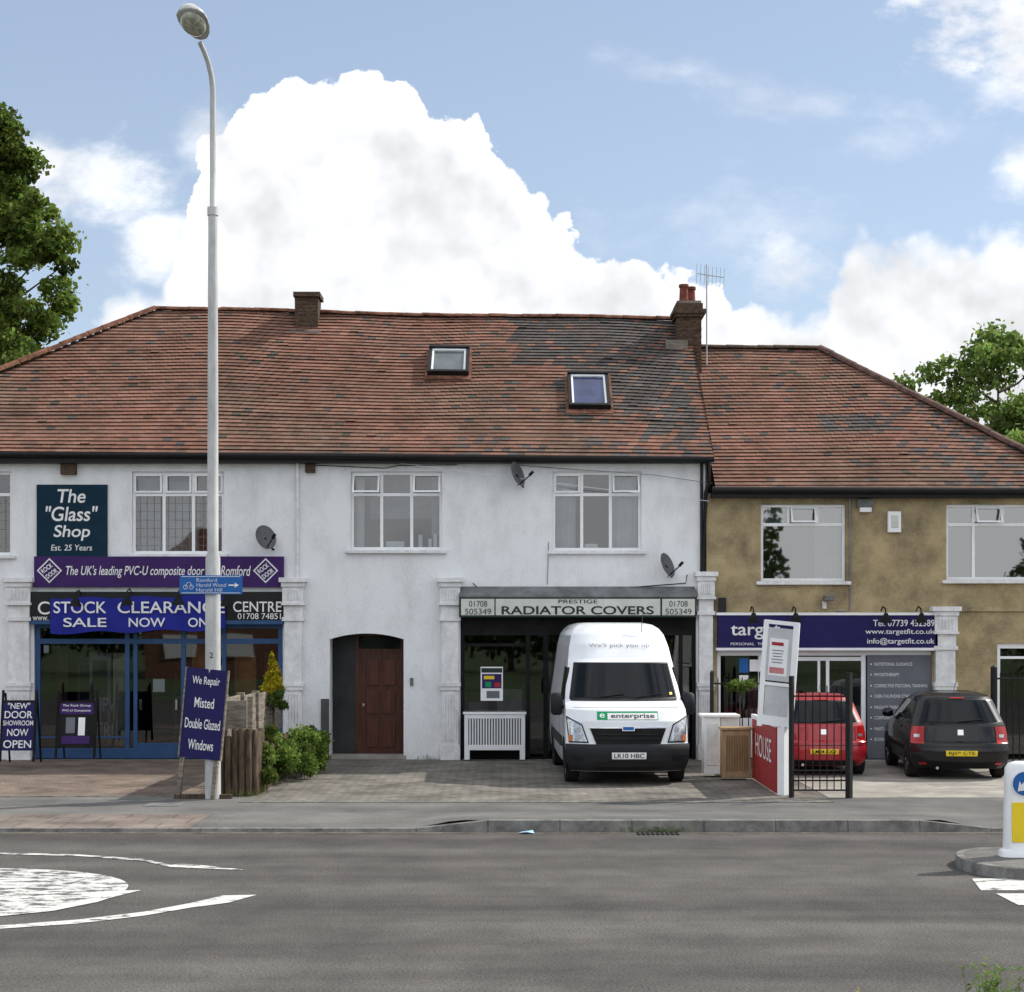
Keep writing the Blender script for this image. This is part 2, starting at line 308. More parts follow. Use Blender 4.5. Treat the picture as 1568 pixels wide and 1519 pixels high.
# ---------------------------------------------------------------- roofs
def roof_slope(name,parent,xl,xr,y0,y1,ze,zr,grey=None,n=42,tw=.165,seed=1):
    rr=random.Random(seed); v=[];f=[];cols=[]
    P=lambda x,t,o: (x,y0+(y1-y0)*t-o*.6,ze(x)+(zr(x)-ze(x))*t+o*.8)
    dz=lambda x,t:.03*math.sin(x*.9+1)*math.sin(t*3)-.012*math.sin(x*2.3)*t
    for i in range(n):
        t0,t1=i/n,(i+1)/n
        a,b=xl[0]+(xl[1]-xl[0])*t0,xr[0]+(xr[1]-xr[0])*t0
        x=a-((i%2)*tw/2)
        rowj=rr.uniform(-.07,.07); rowo=rr.uniform(0,.008)
        while x<b:
            p,q=max(a,x),min(b,x+tw-.002)
            if q-p>.02:
                o=.024+rowo+rr.uniform(-.002,.003)+(.014 if rr.random()<.008 else 0); m=len(v); d0=dz(p,t0); d1=dz(p,t1)
                for (X,T,O,dd) in ((p,t0,o,d0),(q,t0,o,d0),(q,t1,.006,d1),(p,t1,.006,d1),(p,t0,0,d0),(q,t0,0,d0)):
                    pt=P(X,T,O); v.append((pt[0],pt[1],pt[2]+dd))
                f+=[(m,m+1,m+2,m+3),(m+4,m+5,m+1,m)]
                k=rr.random(); s=1+rowj+rr.gauss(0,.075)
                c=np.array((.245,.118,.085)) if k<.75 else (np.array((.225,.118,.09)) if k<.93 else np.array((.17,.10,.08)))
                g=.5+.5*math.sin(p*.8+2.2*math.sin(t0*4+p*.3)); g2=.5+.5*math.sin(p*2.1+5*t0)*math.sin(p*.55-7*t0)
                g3=max(0,math.sin(t0*61+1.3*math.sin(p*.7))-.55)
                w=min(.8,(.40*g if t0<.45 else .15*g)+.22*g2+.5*g3); c=c*(1-w)+np.array((.150,.112,.082))*w
                if rr.random()<.03*g2: c=np.array((.09,.08,.065))
                if grey and rr.random()<grey(p,t0): c=np.array((.118,.094,.085)) if rr.random()<.5 else np.array((.10,.092,.088))
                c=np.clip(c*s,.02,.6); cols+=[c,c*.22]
            x+=tw
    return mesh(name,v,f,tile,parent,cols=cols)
def ridge(name,parent,p0,p1,r=.11,step=.32,mat=None):
    p0,p1=Vector(p0),Vector(p1); L=(p1-p0).length; n=max(1,int(L/step)); d=(p1-p0)/n; v=[];f=[]
    s=d.cross(Vector((0,0,1))).normalized(); u=s.cross(d).normalized()
    if u.z<0: u=-u
    for i in range(n):
        j=random.uniform(-.008,.008)
        for k,(e,rr) in enumerate(((0.0,r),(1.06,r*.93))):
            for a in range(9):
                t=math.pi*a/8; v.append(p0+d*(i+e)+s*math.cos(t)*rr+u*(math.sin(t)*rr*.8+j-.02))
        m=i*18
        for a in range(8): f.append((m+a,m+a+1,m+9+a+1,m+9+a))
        f.append(tuple(m+a for a in range(9)))
    return mesh(name,v,f,mat or terracotta,parent,True,40)
Y0,Y1=30.93,35.25
# ---- white terrace
WB=grp('white_shop_terrace',(-4,YF,0))
ze=lambda x: 5.80-.008*(x+4); zr=lambda x: 9.24-.020*(x+1)+.02*math.sin(x*.8)
def gfn(x,t):
    p=.01
    e=.12*math.sin(t*37)+.1*math.sin(t*11)
    if x>3.45: return .3
    if x>.95+e and t>.2: p=.85 if t>.35 else .5
    if x>2.4+e: p=max(p,.75)
    if x>-.05+e and t>.60: p=.9
    if x>-1.2 and t<.10: p=.3
    return p
XR=3.83
roof_slope('roof_front_slope',WB,(-13.45,-7.72),(XR,XR),Y0,Y1,ze,zr,gfn)
yb=Y1+(Y1-Y0)
mesh('roof_back_and_hip',[(-13.45,Y0,ze(-13)),(-13.45,yb,ze(-13)),(-7.72,Y1,zr(-7.7)),(XR,Y1,zr(XR)),(XR,yb,ze(XR))],[(0,1,2),(1,4,3,2)],terracotta,WB)
for a,b in zip(np.linspace(-7.72,XR,9)[:-1],np.linspace(-7.72,XR,9)[1:]): ridge('ridge_tiles',WB,(a,Y1,zr(a)+.03),(b,Y1,zr(b)+.03),.10)
ridge('hip_tiles',WB,(-13.45,Y0,ze(-13.4)+.04),(-7.72,Y1,zr(-7.7)+.04),.12)
mesh('gable_wall',[(3.72,Y0+.3,0),(3.72,yb-.3,0),(3.72,yb-.3,5.75),(3.72,Y1,zr(3.7)-.06),(3.72,Y0+.3,5.92)],[(0,1,2,3,4)],white_render,WB)
mesh('verge',[(XR,Y0,ze(XR)-.07),(XR,Y1,zr(XR)-.07),(XR,Y1,zr(XR)+.03),(XR,Y0,ze(XR)+.03),(3.70,Y0,ze(XR)-.07),(3.70,Y1,zr(XR)-.07)],[(0,1,2,3),(0,4,5,1)],brickm,WB)
XL=-13.1
H=lambda a,b,c,d:(gx(a),gx(b),max(gz(d),0.0 if d>1150 else -9),gz(c))
wins=[(-75,18,722,850),(202,343,722,848),(537,677,722,842),(846,982,722,843)]
holes=[H(*w) for w in wins]+[H(52,433,950,1166),H(505,618,970,1166),H(705,1066,945,1166)]
wall('front_wall',XL,3.7,0,5.74,YF,holes,white_render,WB)
mesh('shell_walls',[(XL,YF,0),(XL,yb-.3,0),(XL,yb-.3,5.8),(XL,YF,5.8),(3.7,yb-.3,0),(3.7,yb-.3,5.8)],[(0,1,2,3),(1,4,5,2)],white_render,WB)
box('upper_floor',XL+.02,3.68,YF+.16,yb-.35,3.12,3.3,interior,WB)
box('attic_floor',XL+.02,3.68,YF+.02,yb-.35,5.62,5.74,interior,WB)
boxes('room_partitions',[(gx(p)-.05,gx(p)+.05,YF+.16,YF+4.2,3.31,5.61) for p in (110,445,762)]+[(XL+.1,3.6,YF+4.2,YF+4.3,3.31,5.61)],interior,WB)
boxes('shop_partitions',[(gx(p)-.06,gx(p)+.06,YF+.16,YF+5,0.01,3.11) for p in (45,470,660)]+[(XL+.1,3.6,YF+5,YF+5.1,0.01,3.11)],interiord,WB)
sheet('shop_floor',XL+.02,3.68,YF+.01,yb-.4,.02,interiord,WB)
boxes('fascia_and_gutter',[(-13.4,3.74,Y0+.1,YF+.02,5.66,5.76)],black,WB)
tube('gutter',[(-13.4,Y0+.03,5.84),(-4,Y0+.03,5.79),(3.82,Y0+.03,5.72)],.06,black,WB)
tube('downpipe',[(3.76,YF-.1,5.7),(3.76,YF-.12,5.3),(3.70,YF-.06,5.1),(3.66,YF-.06,3.6)],.035,black,WB)
tube('white_pipe',[(gx(456),YF-.04,5.7),(gx(456),YF-.04,3.4)],.03,white_trim,WB)
boxes('vents',[(gx(95),gx(118),YF-.12,YF,gz(727),gz(709)),(gx(468),gx(483),YF-.08,YF,gz(724),gz(711))],brickm,WB)
window(WB,*wins[0],[(-30,1)],757,leaded=True)
window(WB,*wins[1],[(250,1),(295,1)],757,vents=[(0,0),(1,0),(2,0)],leaded=True)
window(WB,*wins[2],[(584,1),(630,1)],757,vents=[(0,1),(2,1)])
window(WB,*wins[3],[(891,1),(935,1)],757,vents=[(0,0),(2,1)])
curtain(WB,gx(208),gx(240),gz(845),gz(728),YF+.28,curtaing); curtain(WB,gx(250),gx(300),gz(845),gz(735),YF+.32,curtaing); curtain(WB,gx(312),gx(338),gz(845),gz(728),YF+.28,curtainm)
curtain(WB,gx(541),gx(556),gz(838),gz(728),YF+.28,curtainm); curtain(WB,gx(660),gx(674),gz(838),gz(728),YF+.28,curtaing)
curtain(WB,gx(850),gx(882),gz(840),gz(728),YF+.28,curtainm); curtain(WB,gx(938),gx(978),gz(840),gz(728),YF+.28,curtainm)
curtain(WB,gx(560),gx(660),gz(790),gz(728),YF+.9,curtaing,.004)
boxes('sill_ornaments',[(gx(a),gx(a+w),YF+.2,YF+.3,gz(838),gz(838-h)) for a,w,h in ((590,28,10),(640,6,20),(655,5,14),(663,5,22),(896,20,6))],upvc,WB)
def pilaster(par,a,b,top=885,base=1168):
    xa,xb=gx(a),gx(b); y=YF; L=[]
    z=lambda p: gz(p)
    L+=[(xa-.06,xb+.06,y-.24,y,z(top+7),z(top)),(xa-.02,xb+.02,y-.20,y,z(top+14),z(top+7)),(xa,xb,y-.17,y,z(top+38),z(top+14)),(xa-.02,xb+.02,y-.2,y,z(top+42),z(top+38)),(xa+.02,xb-.02,y-.13,y,z(top+60),z(top+42)),(xa-.01,xb+.01,y-.16,y,z(top+66),z(top+60)),(xa+.03,xb-.03,y-.12,y,z(1045),z(top+66)),(xa-.01,xb+.01,y-.16,y,z(1051),z(1045)),(xa+.01,xb-.01,y-.145,y,z(1057),z(1051)),(xa+.03,xb-.03,y-.12,y,z(1140),z(1057)),(xa,xb,y-.15,y,max(0,z(base)),z(1140))]
    w=(xb-xa)
    for i in range(5):
        x=xa+.06+(w-.12)*(i+.5)/5; L.append((x-.016,x+.016,y-.138,y-.12,z(1134),z(1062)))
        L.append((x-.016,x+.016,y-.188,y-.17,z(top+34),z(top+18)))
    boxes('pilaster',L,white_trim,par,.006)
for a,b in ((13,50),(434,466),(674,705)): pilaster(WB,a,b)
pilaster(WB,1067,1093,876)
def brickstack(par,nm,x0,x1,y0,y1,z0,z1):
    L=[];z=z0;i=0
    while z<z1:
        j=(i%2)*.003+random.uniform(0,.004); L.append((x0-j,x1+j,y0-j,y1+j,z,min(z+.066,z1))); L.append((x0+.006,x1-.006,y0+.006,y1-.006,z+.066,min(z+.076,z1+.01))); z+=.076;i+=1
    boxes(nm,L,brickm,par)
brickstack(WB,'chimney_stack',gx(452,34.8),gx(487,34.8),34.75,35.3,8.5,gz(456,34.8))
box('chimney_cap',gx(449,34.7),gx(490,34.7),34.68,35.36,gz(456,34.8)+.01,gz(449,34.8)+.01,brickm,WB)
box('flashing',gx(446,34.6),gx(491,34.6),34.58,34.75,8.66,8.82,lead,WB)
brickstack(WB,'chimney_stack_2',gx(1037,34.4),gx(1074,34.4),34.4,35.0,7.8,gz(486,34.4))
xa,xb=gx(1037,34.4),gx(1074,34.4); z=gz(486,34.4)
boxes('chimney_corbel',[(xa-.05,xb+.05,34.35,35.05,z+.01,z+.08),(xa-.09,xb+.09,34.31,35.09,z+.08,z+.17),(xa-.03,xb+.03,34.37,35.03,z+.17,z+.30)],brickm,WB)
box('mortar_flaunching',xa,xb,34.42,35.0,z+.30,z+.36,boardwood,WB)
for px in (1046,1059):
    xx=gx(px+1,34.6); yq=34.6+(.25 if px>1050 else 0); tube('chimney_pot',[(xx,yq,z+.35),(xx,yq,z+.66),(xx,yq,z+.67),(xx,yq,z+.73)],[.10,.085,.105,.105],potm,WB)
box('flashing_2',xa-.25,xb-.3,34.28,34.4,z-.70,z-.50,boardwood,WB)
def skylight(par,x0,x1,t0,t1,tint=carglass):
    P=lambda x,t,o: Vector((x,Y0+(Y1-Y0)*t-o*.62,ze(x)+(zr(x)-ze(x))*t+o*.78))
    def slab(nm,a,b,c,d,o0,o1,m):
        v=[P(a,c,o0),P(b,c,o0),P(b,d,o0),P(a,d,o0),P(a,c,o1),P(b,c,o1),P(b,d,o1),P(a,d,o1)]; mesh(nm,v,BF,m,par)
    e=.07;et=e/5.5
    slab('skylight_flashing',x0-.05,x1+.05,t0-.025,t1+.01,0,.05,terracotta)
    slab('skylight_frame_b',x0,x1,t0,t0+et,.03,.16,black); slab('skylight_frame_t',x0,x1,t1-et,t1,.03,.18,black)
    slab('skylight_frame_l',x0,x0+e,t0+et,t1-et,.03,.15,black); slab('skylight_frame_r',x1-e,x1,t0+et,t1-et,.03,.15,black)
    slab('skylight_inner',x0+e,x1-e,t0+et,t0+et*1.7,.04,.13,upvc); slab('skylight_inner2',x0+e,x1-e,t1-et*1.8,t1-et,.04,.13,upvc)
    slab('skylight_inner3',x0+e,x0+e+.04,t0+et*1.7,t1-et*1.8,.04,.13,upvc); slab('skylight_inner4',x1-e-.04,x1-e,t0+et*1.7,t1-et*1.8,.04,.13,upvc)
    slab('skylight_pane',x0+e+.04,x1-e-.04,t0+et*1.7,t1-et*1.8,.05,.10,tint)
skylight(WB,-1.72,-.88,.531,.72,tint=pmat('skylight_grey_glass',(.10,.12,.13),.1,var=.2,spec=.5)); skylight(WB,1.12,1.95,.30,.535,tint=pmat('skylight_glass',(.03,.045,.12),.06,var=.3,spec=.6))
# ------------- left shop front
y=YF+.06
def frame(par,nm,L,mat,y0=None,dep=.07):
    y0=y0 or YF+.06; boxes(nm,[(gx(a),gx(b),y0+i*.0015,y0+dep+i*.0015,max(.005,gz(d)),gz(c)) for i,(a,b,c,d) in enumerate(L)],mat,par,.005)
frame(WB,'shopfront_blue_frame',[(52,433,953,962),(52,433,978,986),(52,60,962,1150),(190,197,962,1150),(203,209,962,1150),(276,283,962,1150),(339,345,962,1150),(425,433,962,1150),(52,433,1146,1166),(209,276,1138,1146),(60,190,1128,1131)],blueframe)
mesh('shop_pane',[(gx(52),y+.04,0.1),(gx(433),y+.04,.1),(gx(433),y+.04,gz(953)),(gx(52),y+.04,gz(953))],[(0,1,2,3)],shopglass,WB)
for a,b,c,d,dp,m in ((66,84,1003,1150,.9,brownwood),(90,122,1008,1150,1.3,interior),(126,160,1000,1150,.5,greym),(164,188,1000,1150,.45,pmat('cream_door',(.30,.27,.21),.6)),(286,312,985,1150,.5,orange),(318,336,1020,1150,.6,upvc),(352,386,1005,1150,.5,orange),(396,424,1000,1150,.7,brownwood),(222,262,1020,1150,2.6,interior)):
    dd=YF+dp; x0,x1=gx(a),gx(b); z1=gz(c)
    boxes('display_door',[(x0,x1,dd,dd+.05,.05,z1)],m,WB,.01)
    boxes('display_door_panels',[(x0+.07,x0+.5*(x1-x0)-.03,dd-.012,dd,.25,.9),(x0+.5*(x1-x0)+.03,x1-.07,dd-.012,dd,.25,.9),(x0+.07,x1-.07,dd-.012,dd,1.1,z1-.15)],interiord if m in(interior,greym) else m,WB,.008)
ptext('UPVC',145,188,1068,1090,YF+.43,curtaing,WB); ptext('TRIM',147,188,1106,1132,YF+.43,curtaing,WB)
boxes('window_stickers',[(gx(232),gx(250),YF+.13,YF+.135,gz(1060),gz(1040)),(gx(64),gx(72),YF+.13,YF+.135,gz(1000),gz(988))],upvc,WB)
boxes('door_handle',[(gx(213),gx(216),y-.03,y,.95,1.15),(gx(268),gx(271),y-.03,y,.95,1.15)],chrome,WB)
FS=grp('shop_fascia_sign',(gx(240),YF-.1,3))
pb('fascia_board',46,433,906,953,YF-.14,YF-.003,black,FS)
ptext('CENTRE',357,431,921,937,YF-.145,wtext,FS); ptext('01708 74851',364,430,939,948,YF-.145,wtext,FS,bold=.0); ptext('C',58,76,921,941,YF-.145,wtext,FS); ptext('www.',50,74,944,950,YF-.145,wtext,FS,bold=0)
pb('fascia_trim_blue',46,433,950,956,YF-.15,YF-.001,blueframe,FS)
BN=grp('purple_banner_sign',(gx(240),YF-.05,3.6))
pb('banner_panel',52,434,852,899,YF-.10,YF-.001,purple,BN)
ptext("The UK's leading PVC-U composite door",101,313,866,885,YF-.105,wtext,BN,shear=.25); ptext("Romford",338,384,866,882,YF-.105,wtext,BN,shear=.25)
for cxp in (78,408):
    X,Zc=gx(cxp),gz(874); r=.24
    mesh('rock_diamond',[(X-r,YF-.106,Zc),(X,YF-.106,Zc-r),(X+r,YF-.106,Zc),(X,YF-.106,Zc+r)],[(0,1,2,3)],wtext,BN); r=.205
    mesh('rock_diamond_inner',[(X-r,YF-.110,Zc),(X,YF-.110,Zc-r),(X+r,YF-.110,Zc),(X,YF-.110,Zc+r)],[(0,1,2,3)],purple,BN)
    text('ROCK',(X-.045,YF-.114,Zc+.045),.24,.09,wtext,BN,right=(1,0,.75),up=(-.75,0,1),bold=.02); text('DOOR',(X+.045,YF-.114,Zc-.055),.24,.09,wtext,BN,right=(1,0,.75),up=(-.75,0,1),bold=.02)
SB=grp('blue_sale_banner',(gx(210),YF-.2,2.8)); yy=YF-.20
v=[];f=[];n=60
for i in range(n+1):
    t=i/n; px=77+(345-77)*t; v+=[(gx(px,yy),yy+.02*math.sin(t*19),gz(970-6*t+2*math.sin(t*17),yy)),(gx(px,yy),yy,gz(943-5*t,yy)),(gx(px,yy),yy+.015*math.sin(t*13+1),gz(916-4*t+1.5*math.sin(t*21),yy))]
for i in range(n):
    for k in (0,1): f.append((3*i+k,3*i+3+k,3*i+4+k,3*i+1+k))
mesh('banner_cloth',v,f,bannerb,SB,True,80)
for s,a,b in (('STOCK',82,163),('CLEARANCE',180,344)): ptext(s,a,b,921,939,yy-.03,wtext,SB,bold=.01)
for s,a,b in (('SALE',97,163),('NOW',197,253),('ON',288,318)): ptext(s,a,b,946,960,yy-.03,wtext,SB,bold=.01)
GS=grp('glass_shop_wall_sign',(gx(110),YF-.05,4.5))
pb('sign_panel',56,164,742,852,YF-.05,YF-.001,darkteal,GS)
for s,a,b,c,d in (('The',88,131,749,770),('"Glass"',70,150,775,798),('Shop',82,138,804,828),('Est. 25 Years',78,141,834,843)): ptext(s,a,b,c,d,YF-.055,wtext,GS,shear=.15,bold=.012 if c<830 else .003)
def goose(par,px,py,m=blackmatt):
    x=gx(px,YF-.3); z=gz(py,YF-.3); tube('sign_lamp_arm',[(x,YF-.14,z+.12),(x,YF-.3,z+.2),(x,YF-.5,z+.16),(x,YF-.55,z+.05)],.014,m,par,6)
    tube('sign_lamp_head',[(x,YF-.55,z+.08),(x,YF-.55,z-.02),(x,YF-.54,z-.10)],[.03,.08,.12],m,par,12)
for i,(px,py) in enumerate(((121,920),(199,918),(277,918),(349,920))):
    G=grp('sign_lamp',(gx(px),YF-.3,gz(py))); goose(G,px,py)
# ------------- house door
yd=YF+.45
box('door_recess_back',gx(505)-.05,gx(618)+.05,yd+.06,yd+.1,0,2.7,interiord,WB)
boxes('door_recess_side',[(gx(505)-.04,gx(505)-.001,YF+.14,yd+.06,0,2.6),(gx(618)+.001,gx(618)+.04,YF+.14,yd+.06,0,2.6)],white_render,WB)
box('door_recess_ceiling',gx(505),gx(618),YF+.14,yd+.06,gz(970),gz(970)+.05,white_render,WB)
box('dark_side_panel',gx(505),gx(541),yd,yd+.05,0,2.42,interiord,WB)
boxes('door_frame',[(gx(541),gx(546),yd-.01,yd+.055,0,2.42),(gx(611),gx(618),yd,yd+.06,0,2.42),(gx(546),gx(611),yd,yd+.06,gz(1000),gz(994)),(gx(546),gx(550),yd,yd+.06,0,gz(1000)),(gx(505),gx(618),yd-.012,yd+.03,gz(974),gz(970))],brownwood,WB)
box('fanlight',gx(546),gx(611),yd+.02,yd+.04,gz(994),gz(974),carglass,WB)
dx0,dx1=gx(550),gx(611)
box('door_leaf',dx0,dx1,yd+.01,yd+.05,.03,gz(1000),brownwood,WB)
mid=(dx0+dx1)/2
boxes('door_panels',[(dx0+.1,mid-.04,yd-.008,yd+.01,.2,.75),(mid+.04,dx1-.1,yd-.008,yd+.01,.2,.75),(dx0+.1,mid-.04,yd-.008,yd+.01,.85,1.3),(mid+.04,dx1-.1,yd-.008,yd+.01,.85,1.3),(dx0+.1,mid-.04,yd-.008,yd+.01,1.4,1.9),(mid+.04,dx1-.1,yd-.008,yd+.01,1.4,1.9)],pmat('door_panel_wood',(.075,.024,.015),.4,var=.3,stretch=(6,6,.6)),WB,.012)
for s in (0,1):
    xa=gx(505) if s==0 else gx(618); sg=1 if s==0 else -1; zt=gz(970)
    pts=[(xa,zt+.001)]; K2=10
    for i in range(K2+1):
        t=i/K2; pts.append((xa+sg*.7*t*1.0,zt-.11*(1-t)**2))
    mesh('arch_corner',[(p[0],YF-.001,p[1]) for p in pts],[tuple(range(len(pts)))],white_render,WB)
box('letter_plate',gx(552),gx(555),yd-.03,yd,1.0,1.05,chrome,WB)
boxes('intercom',[(gx(628),gx(633),YF-.03,YF,gz(1050),gz(1038))],lead,WB)
box('doorstep',gx(500),gx(622),YF-.02,yd,0.003,.08,concrete,WB)
box('pilaster_stub_dirty',gx(492),gx(504),YF-.06,YF-.001,0.01,gz(1070),interior,WB)
# ------------- radiator shop
RS=grp('radiator_shop_fascia_sign',(gx(885),YF-.15,3))
mesh('canopy_flashing',[(gx(703),YF-.26,gz(912)),(gx(1066),YF-.26,gz(912)),(gx(1063),YF,gz(898)),(gx(706),YF,gz(898)),(gx(703),YF-.26,gz(915)),(gx(1066),YF-.26,gz(915))],[(0,1,2,3),(4,5,1,0)],lead,RS)
pb('fascia_box',703,1066,914,945,YF-.24,YF-.002,darktext,RS)
for a,b in ((706,757),(759,1011),(1014,1064)): pb('fascia_panel',a,b,917,942,YF-.25,YF-.241,cream,RS)
ptext('PRESTIGE',855,915,918,924,YF-.255,darktext,RS,bold=.01); ptext('RADIATOR COVERS',768,1001,928,941,YF-.255,darktext,RS,bold=.02)
for a in (732,1039): ptext('01708',a-14,a+14,920,929,YF-.255,darktext,RS,bold=0); ptext('505349',a-20,a+20,932,941,YF-.255,darktext,RS,bold=0)
frame(WB,'shopfront_black_frame',[(705,1066,945,973),(705,711,973,1160),(805,812,973,1160),(832,840,973,1160),(1040,1046,973,1160),(1060,1066,973,1160),(711,805,1148,1160),(711,805,985,990),(705,1066,1160,1166)],blackmatt)
y=YF+.06
mesh('shop_pane',[(gx(705),y+.04,0.1),(gx(1066),y+.04,.1),(gx(1066),y+.04,gz(973)),(gx(705),y+.04,gz(973))],[(0,1,2,3)],shopglass,WB)
RC=grp('white_radiator_cover',(gx(757),YF-.25,0)); yc=YF-.3
boxes('cabinet_frame',[(gx(711,yc),gx(804,yc),yc,yc+.02,.80,.88),(gx(711,yc),gx(804,yc),yc,yc+.02,.20,.30),(gx(711,yc),gx(717,yc),yc,yc+.02,.30,.80),(gx(798,yc),gx(804,yc),yc,yc+.02,.30,.80),(gx(709,yc),gx(806,yc),yc-.02,yc+.22,.88,.92)],upvc,RC,.005)
boxes('cabinet_legs',[(gx(711,yc),gx(719,yc),yc+.002,yc+.2,0.02,.20),(gx(796,yc),gx(804,yc),yc+.002,yc+.2,0.02,.20)],upvc,RC)
boxes('slats',[(gx(717,yc)+.02+i*.052,gx(717,yc)+.045+i*.052,yc+.004,yc+.018,.30,.80) for i in range(20)],upvc,RC)
box('cabinet_back',gx(713,yc),gx(802,yc),yc+.16,yc+.17,.2,.86,greym,RC)
PO=grp('window_poster',(gx(752),YF,1.4)); yp=YF+.045
pb('paper',736,770,1021,1073,yp,yp+.004,upvc,PO); pb('print_top',737,769,1023,1030,yp-.003,yp-.001,darktext,PO); pb('print_dark',738,768,1032,1054,yp-.003,yp-.001,purple,PO); pb('print_yellow',741,757,1035,1040,yp-.006,yp-.004,yellowp,PO); pb('print_green',743,752,1044,1052,yp-.006,yp-.004,green,PO); pb('print_red',757,766,1045,1052,yp-.006,yp-.004,redm,PO); pb('print_grey',745,765,1058,1069,yp-.003,yp-.001,greym,PO)
boxes('shop_interior_goods',[(gx(a),gx(b),YF+1.2+i*.3,YF+1.5+i*.3,.02,gz(c)) for i,(a,b,c) in enumerate(((715,745,1080),(760,800,1060),(1046,1062,1040),(842,870,1000)))],curtaing,WB)
def dish(px,py,face,r=.21):
    D=grp('satellite_dish',(gx(px),YF-.2,gz(py))); c=Vector((gx(px),YF-.32,gz(py))); d=Vector(face).normalized(); a=d.cross(Vector((0,0,1))).normalized(); b=d.cross(a)
    v=[];f=[];n=24
    v.append(c-d*.05)
    for k,(rr,h) in enumerate(((.35,-.043),(.7,-.025),(1,0))):
        for i in range(n): t=2*math.pi*i/n; v.append(c+d*h+(a*math.cos(t)*r+b*math.sin(t)*r*1.12)*rr)
    for i in range(n): f.append((0,1+i,1+(i+1)%n))
    for k in range(2):
        for i in range(n): f.append((1+k*n+i,1+(k+1)*n+i,1+(k+1)*n+(i+1)%n,1+k*n+(i+1)%n))
    mesh('reflector',v,f,pmat('dish_grey',(.10,.10,.11),.6,var=.2),D,True)
    tube('wall_bracket',[c-d*.04,(c.x+.1,YF-.1,c.z-.22),(c.x+.1,YF,c.z-.22)],.018,blackmatt,D,6)
    tube('lnb_arm',[c-Vector((0,0,r)),c+d*.3+Vector((0,0,-.12))],.012,blackmatt,D,6); tube('lnb',[c+d*.27+Vector((0,0,-.12)),c+d*.35+Vector((0,0,-.08))],.03,blackmatt,D,8)
dish(411,824,(.6,-.75,.35),.22); dish(793,728,(.8,-.5,.3),.22); dish(1020,866,(.75,-.55,.35),.22)
CB=grp('overhead_cables',(0,YF-.1,5.4))
tube('cable_1',[(gx(540),YF-.05,gz(700)),(gx(700),YF-.2,gz(722)),(gx(900),YF-.25,gz(748)),(gx(1085),YF-.1,gz(768))],.006,white_trim,CB,5)
tube('cable_2',[(gx(785),YF-.02,gz(712)),(gx(1000),YF-.1,gz(728)),(gx(1090),YF-.1,gz(741))],.006,lead,CB,5)
tube('cable_3',[(gx(467),YF-.02,gz(712)),(gx(590),YF-.02,gz(717)),(gx(610),YF-.02,gz(713)),(gx(700),YF-.02,gz(712))],.008,blackmatt,CB,5)
tube('cable_4',[(gx(724),YF-.02,gz(893)),(gx(735),YF-.02,gz(903)),(gx(960),YF-.02,gz(900)),(gx(1050),YF-.02,gz(893)),(gx(1052),YF-.02,gz(880))],.009,blackmatt,CB,5)
tube('cable_5',[(gx(840),YF-.02,gz(830)),(gx(838),YF-.02,gz(895))],.007,lead,CB,5)
AE=grp('tv_aerial',(4.15,34.6,8.3)); xm=gx(1083,34.6)
tube('mast',[(xm,34.7,7.9),(xm,34.7,gz(405,34.7))],.016,steel,AE,6)
za=gz(418,34.7); tube('boom',[(gx(1068,34.7),34.75,za),(gx(1108,34.7),34.6,za-.12)],.010,steel,AE,6)
for i in range(8):
    t=i/7; x=gx(1066+42*t,34.7); tube('element',[(x,34.55,za+.16-.1*t),(x+.02,34.85,za-.20-.08*t)],.0045,steel,AE,5)
# ---------------------------------------------------------------- ochre building
OB=grp('ochre_rendered_building',(7.5,YF,0))
ze2=lambda x:5.14; zr2=lambda x: 8.56-.012*(x-4)
roof_slope('roof_front_slope',OB,(3.86,3.86),(11.15,6.66),Y0,Y1,ze2,zr2,lambda x,t: .85 if (6.1<x<7.7 and .38<t<.5) else (.25 if x>7.9+.5*math.sin(t*20) else .03),seed=5)
mesh('roof_back_and_hip',[(11.15,Y0,5.14),(11.15,yb,5.14),(6.66,Y1,zr2(6.6)),(3.86,Y1,zr2(4)),(3.86,yb,5.14)],[(0,2,1),(1,2,3,4)],terracotta,OB)
ridge('ridge_tiles',OB,(3.95,Y1,zr2(4)+.03),(6.66,Y1,zr2(6.6)+.03),.1,mat=brickm)
ridge('hip_tiles',OB,(11.15,Y0,5.17),(6.66,Y1,zr2(6.6)+.03),.12,mat=pmat('hip_tile_dark',(.10,.055,.045),.8,var=.4,scale=6))
owins=[(1165,1295,772,890),(1449,1592,772,888)]
wall('front_wall',3.72,11.0,0,5.1,YF,[H(*w) for w in owins]+[H(1098,1427,992,1172),H(1527,1660,985,1172)],brown_render,OB)
mesh('shell_walls',[(11,YF,0),(11,yb-.3,0),(11,yb-.3,5.1),(11,YF,5.1),(3.74,yb-.3,0),(3.74,yb-.3,5.1)],[(0,1,2,3),(1,4,5,2)],brown_render,OB)
box('upper_floor',3.76,10.98,YF+.16,yb-.35,2.72,2.85,interior,OB); box('attic_floor',3.76,10.98,YF+.02,yb-.35,5.02,5.1,interior,OB)
boxes('partitions',[(gx(1370)-.05,gx(1370)+.05,YF+.16,YF+4,2.86,5.0),(3.8,10.9,YF+4,YF+4.1,2.86,5.0),(gx(1445)-.05,gx(1445)+.05,YF+.16,YF+5,.01,2.7),(3.8,10.9,YF+5,YF+5.1,.01,2.7)],interiord,OB)
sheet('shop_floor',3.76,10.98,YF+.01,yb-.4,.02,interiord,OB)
glass_keep=glass; glass=glassmat('reflective_glass',(.6,.66,.68),.22)
window(OB,*owins[0],[(1208,0),(1253,0)],803,vents=[(1,1)]); window(OB,*owins[1],[(1492,1),(1537,0)],803,vents=[(1,1)])
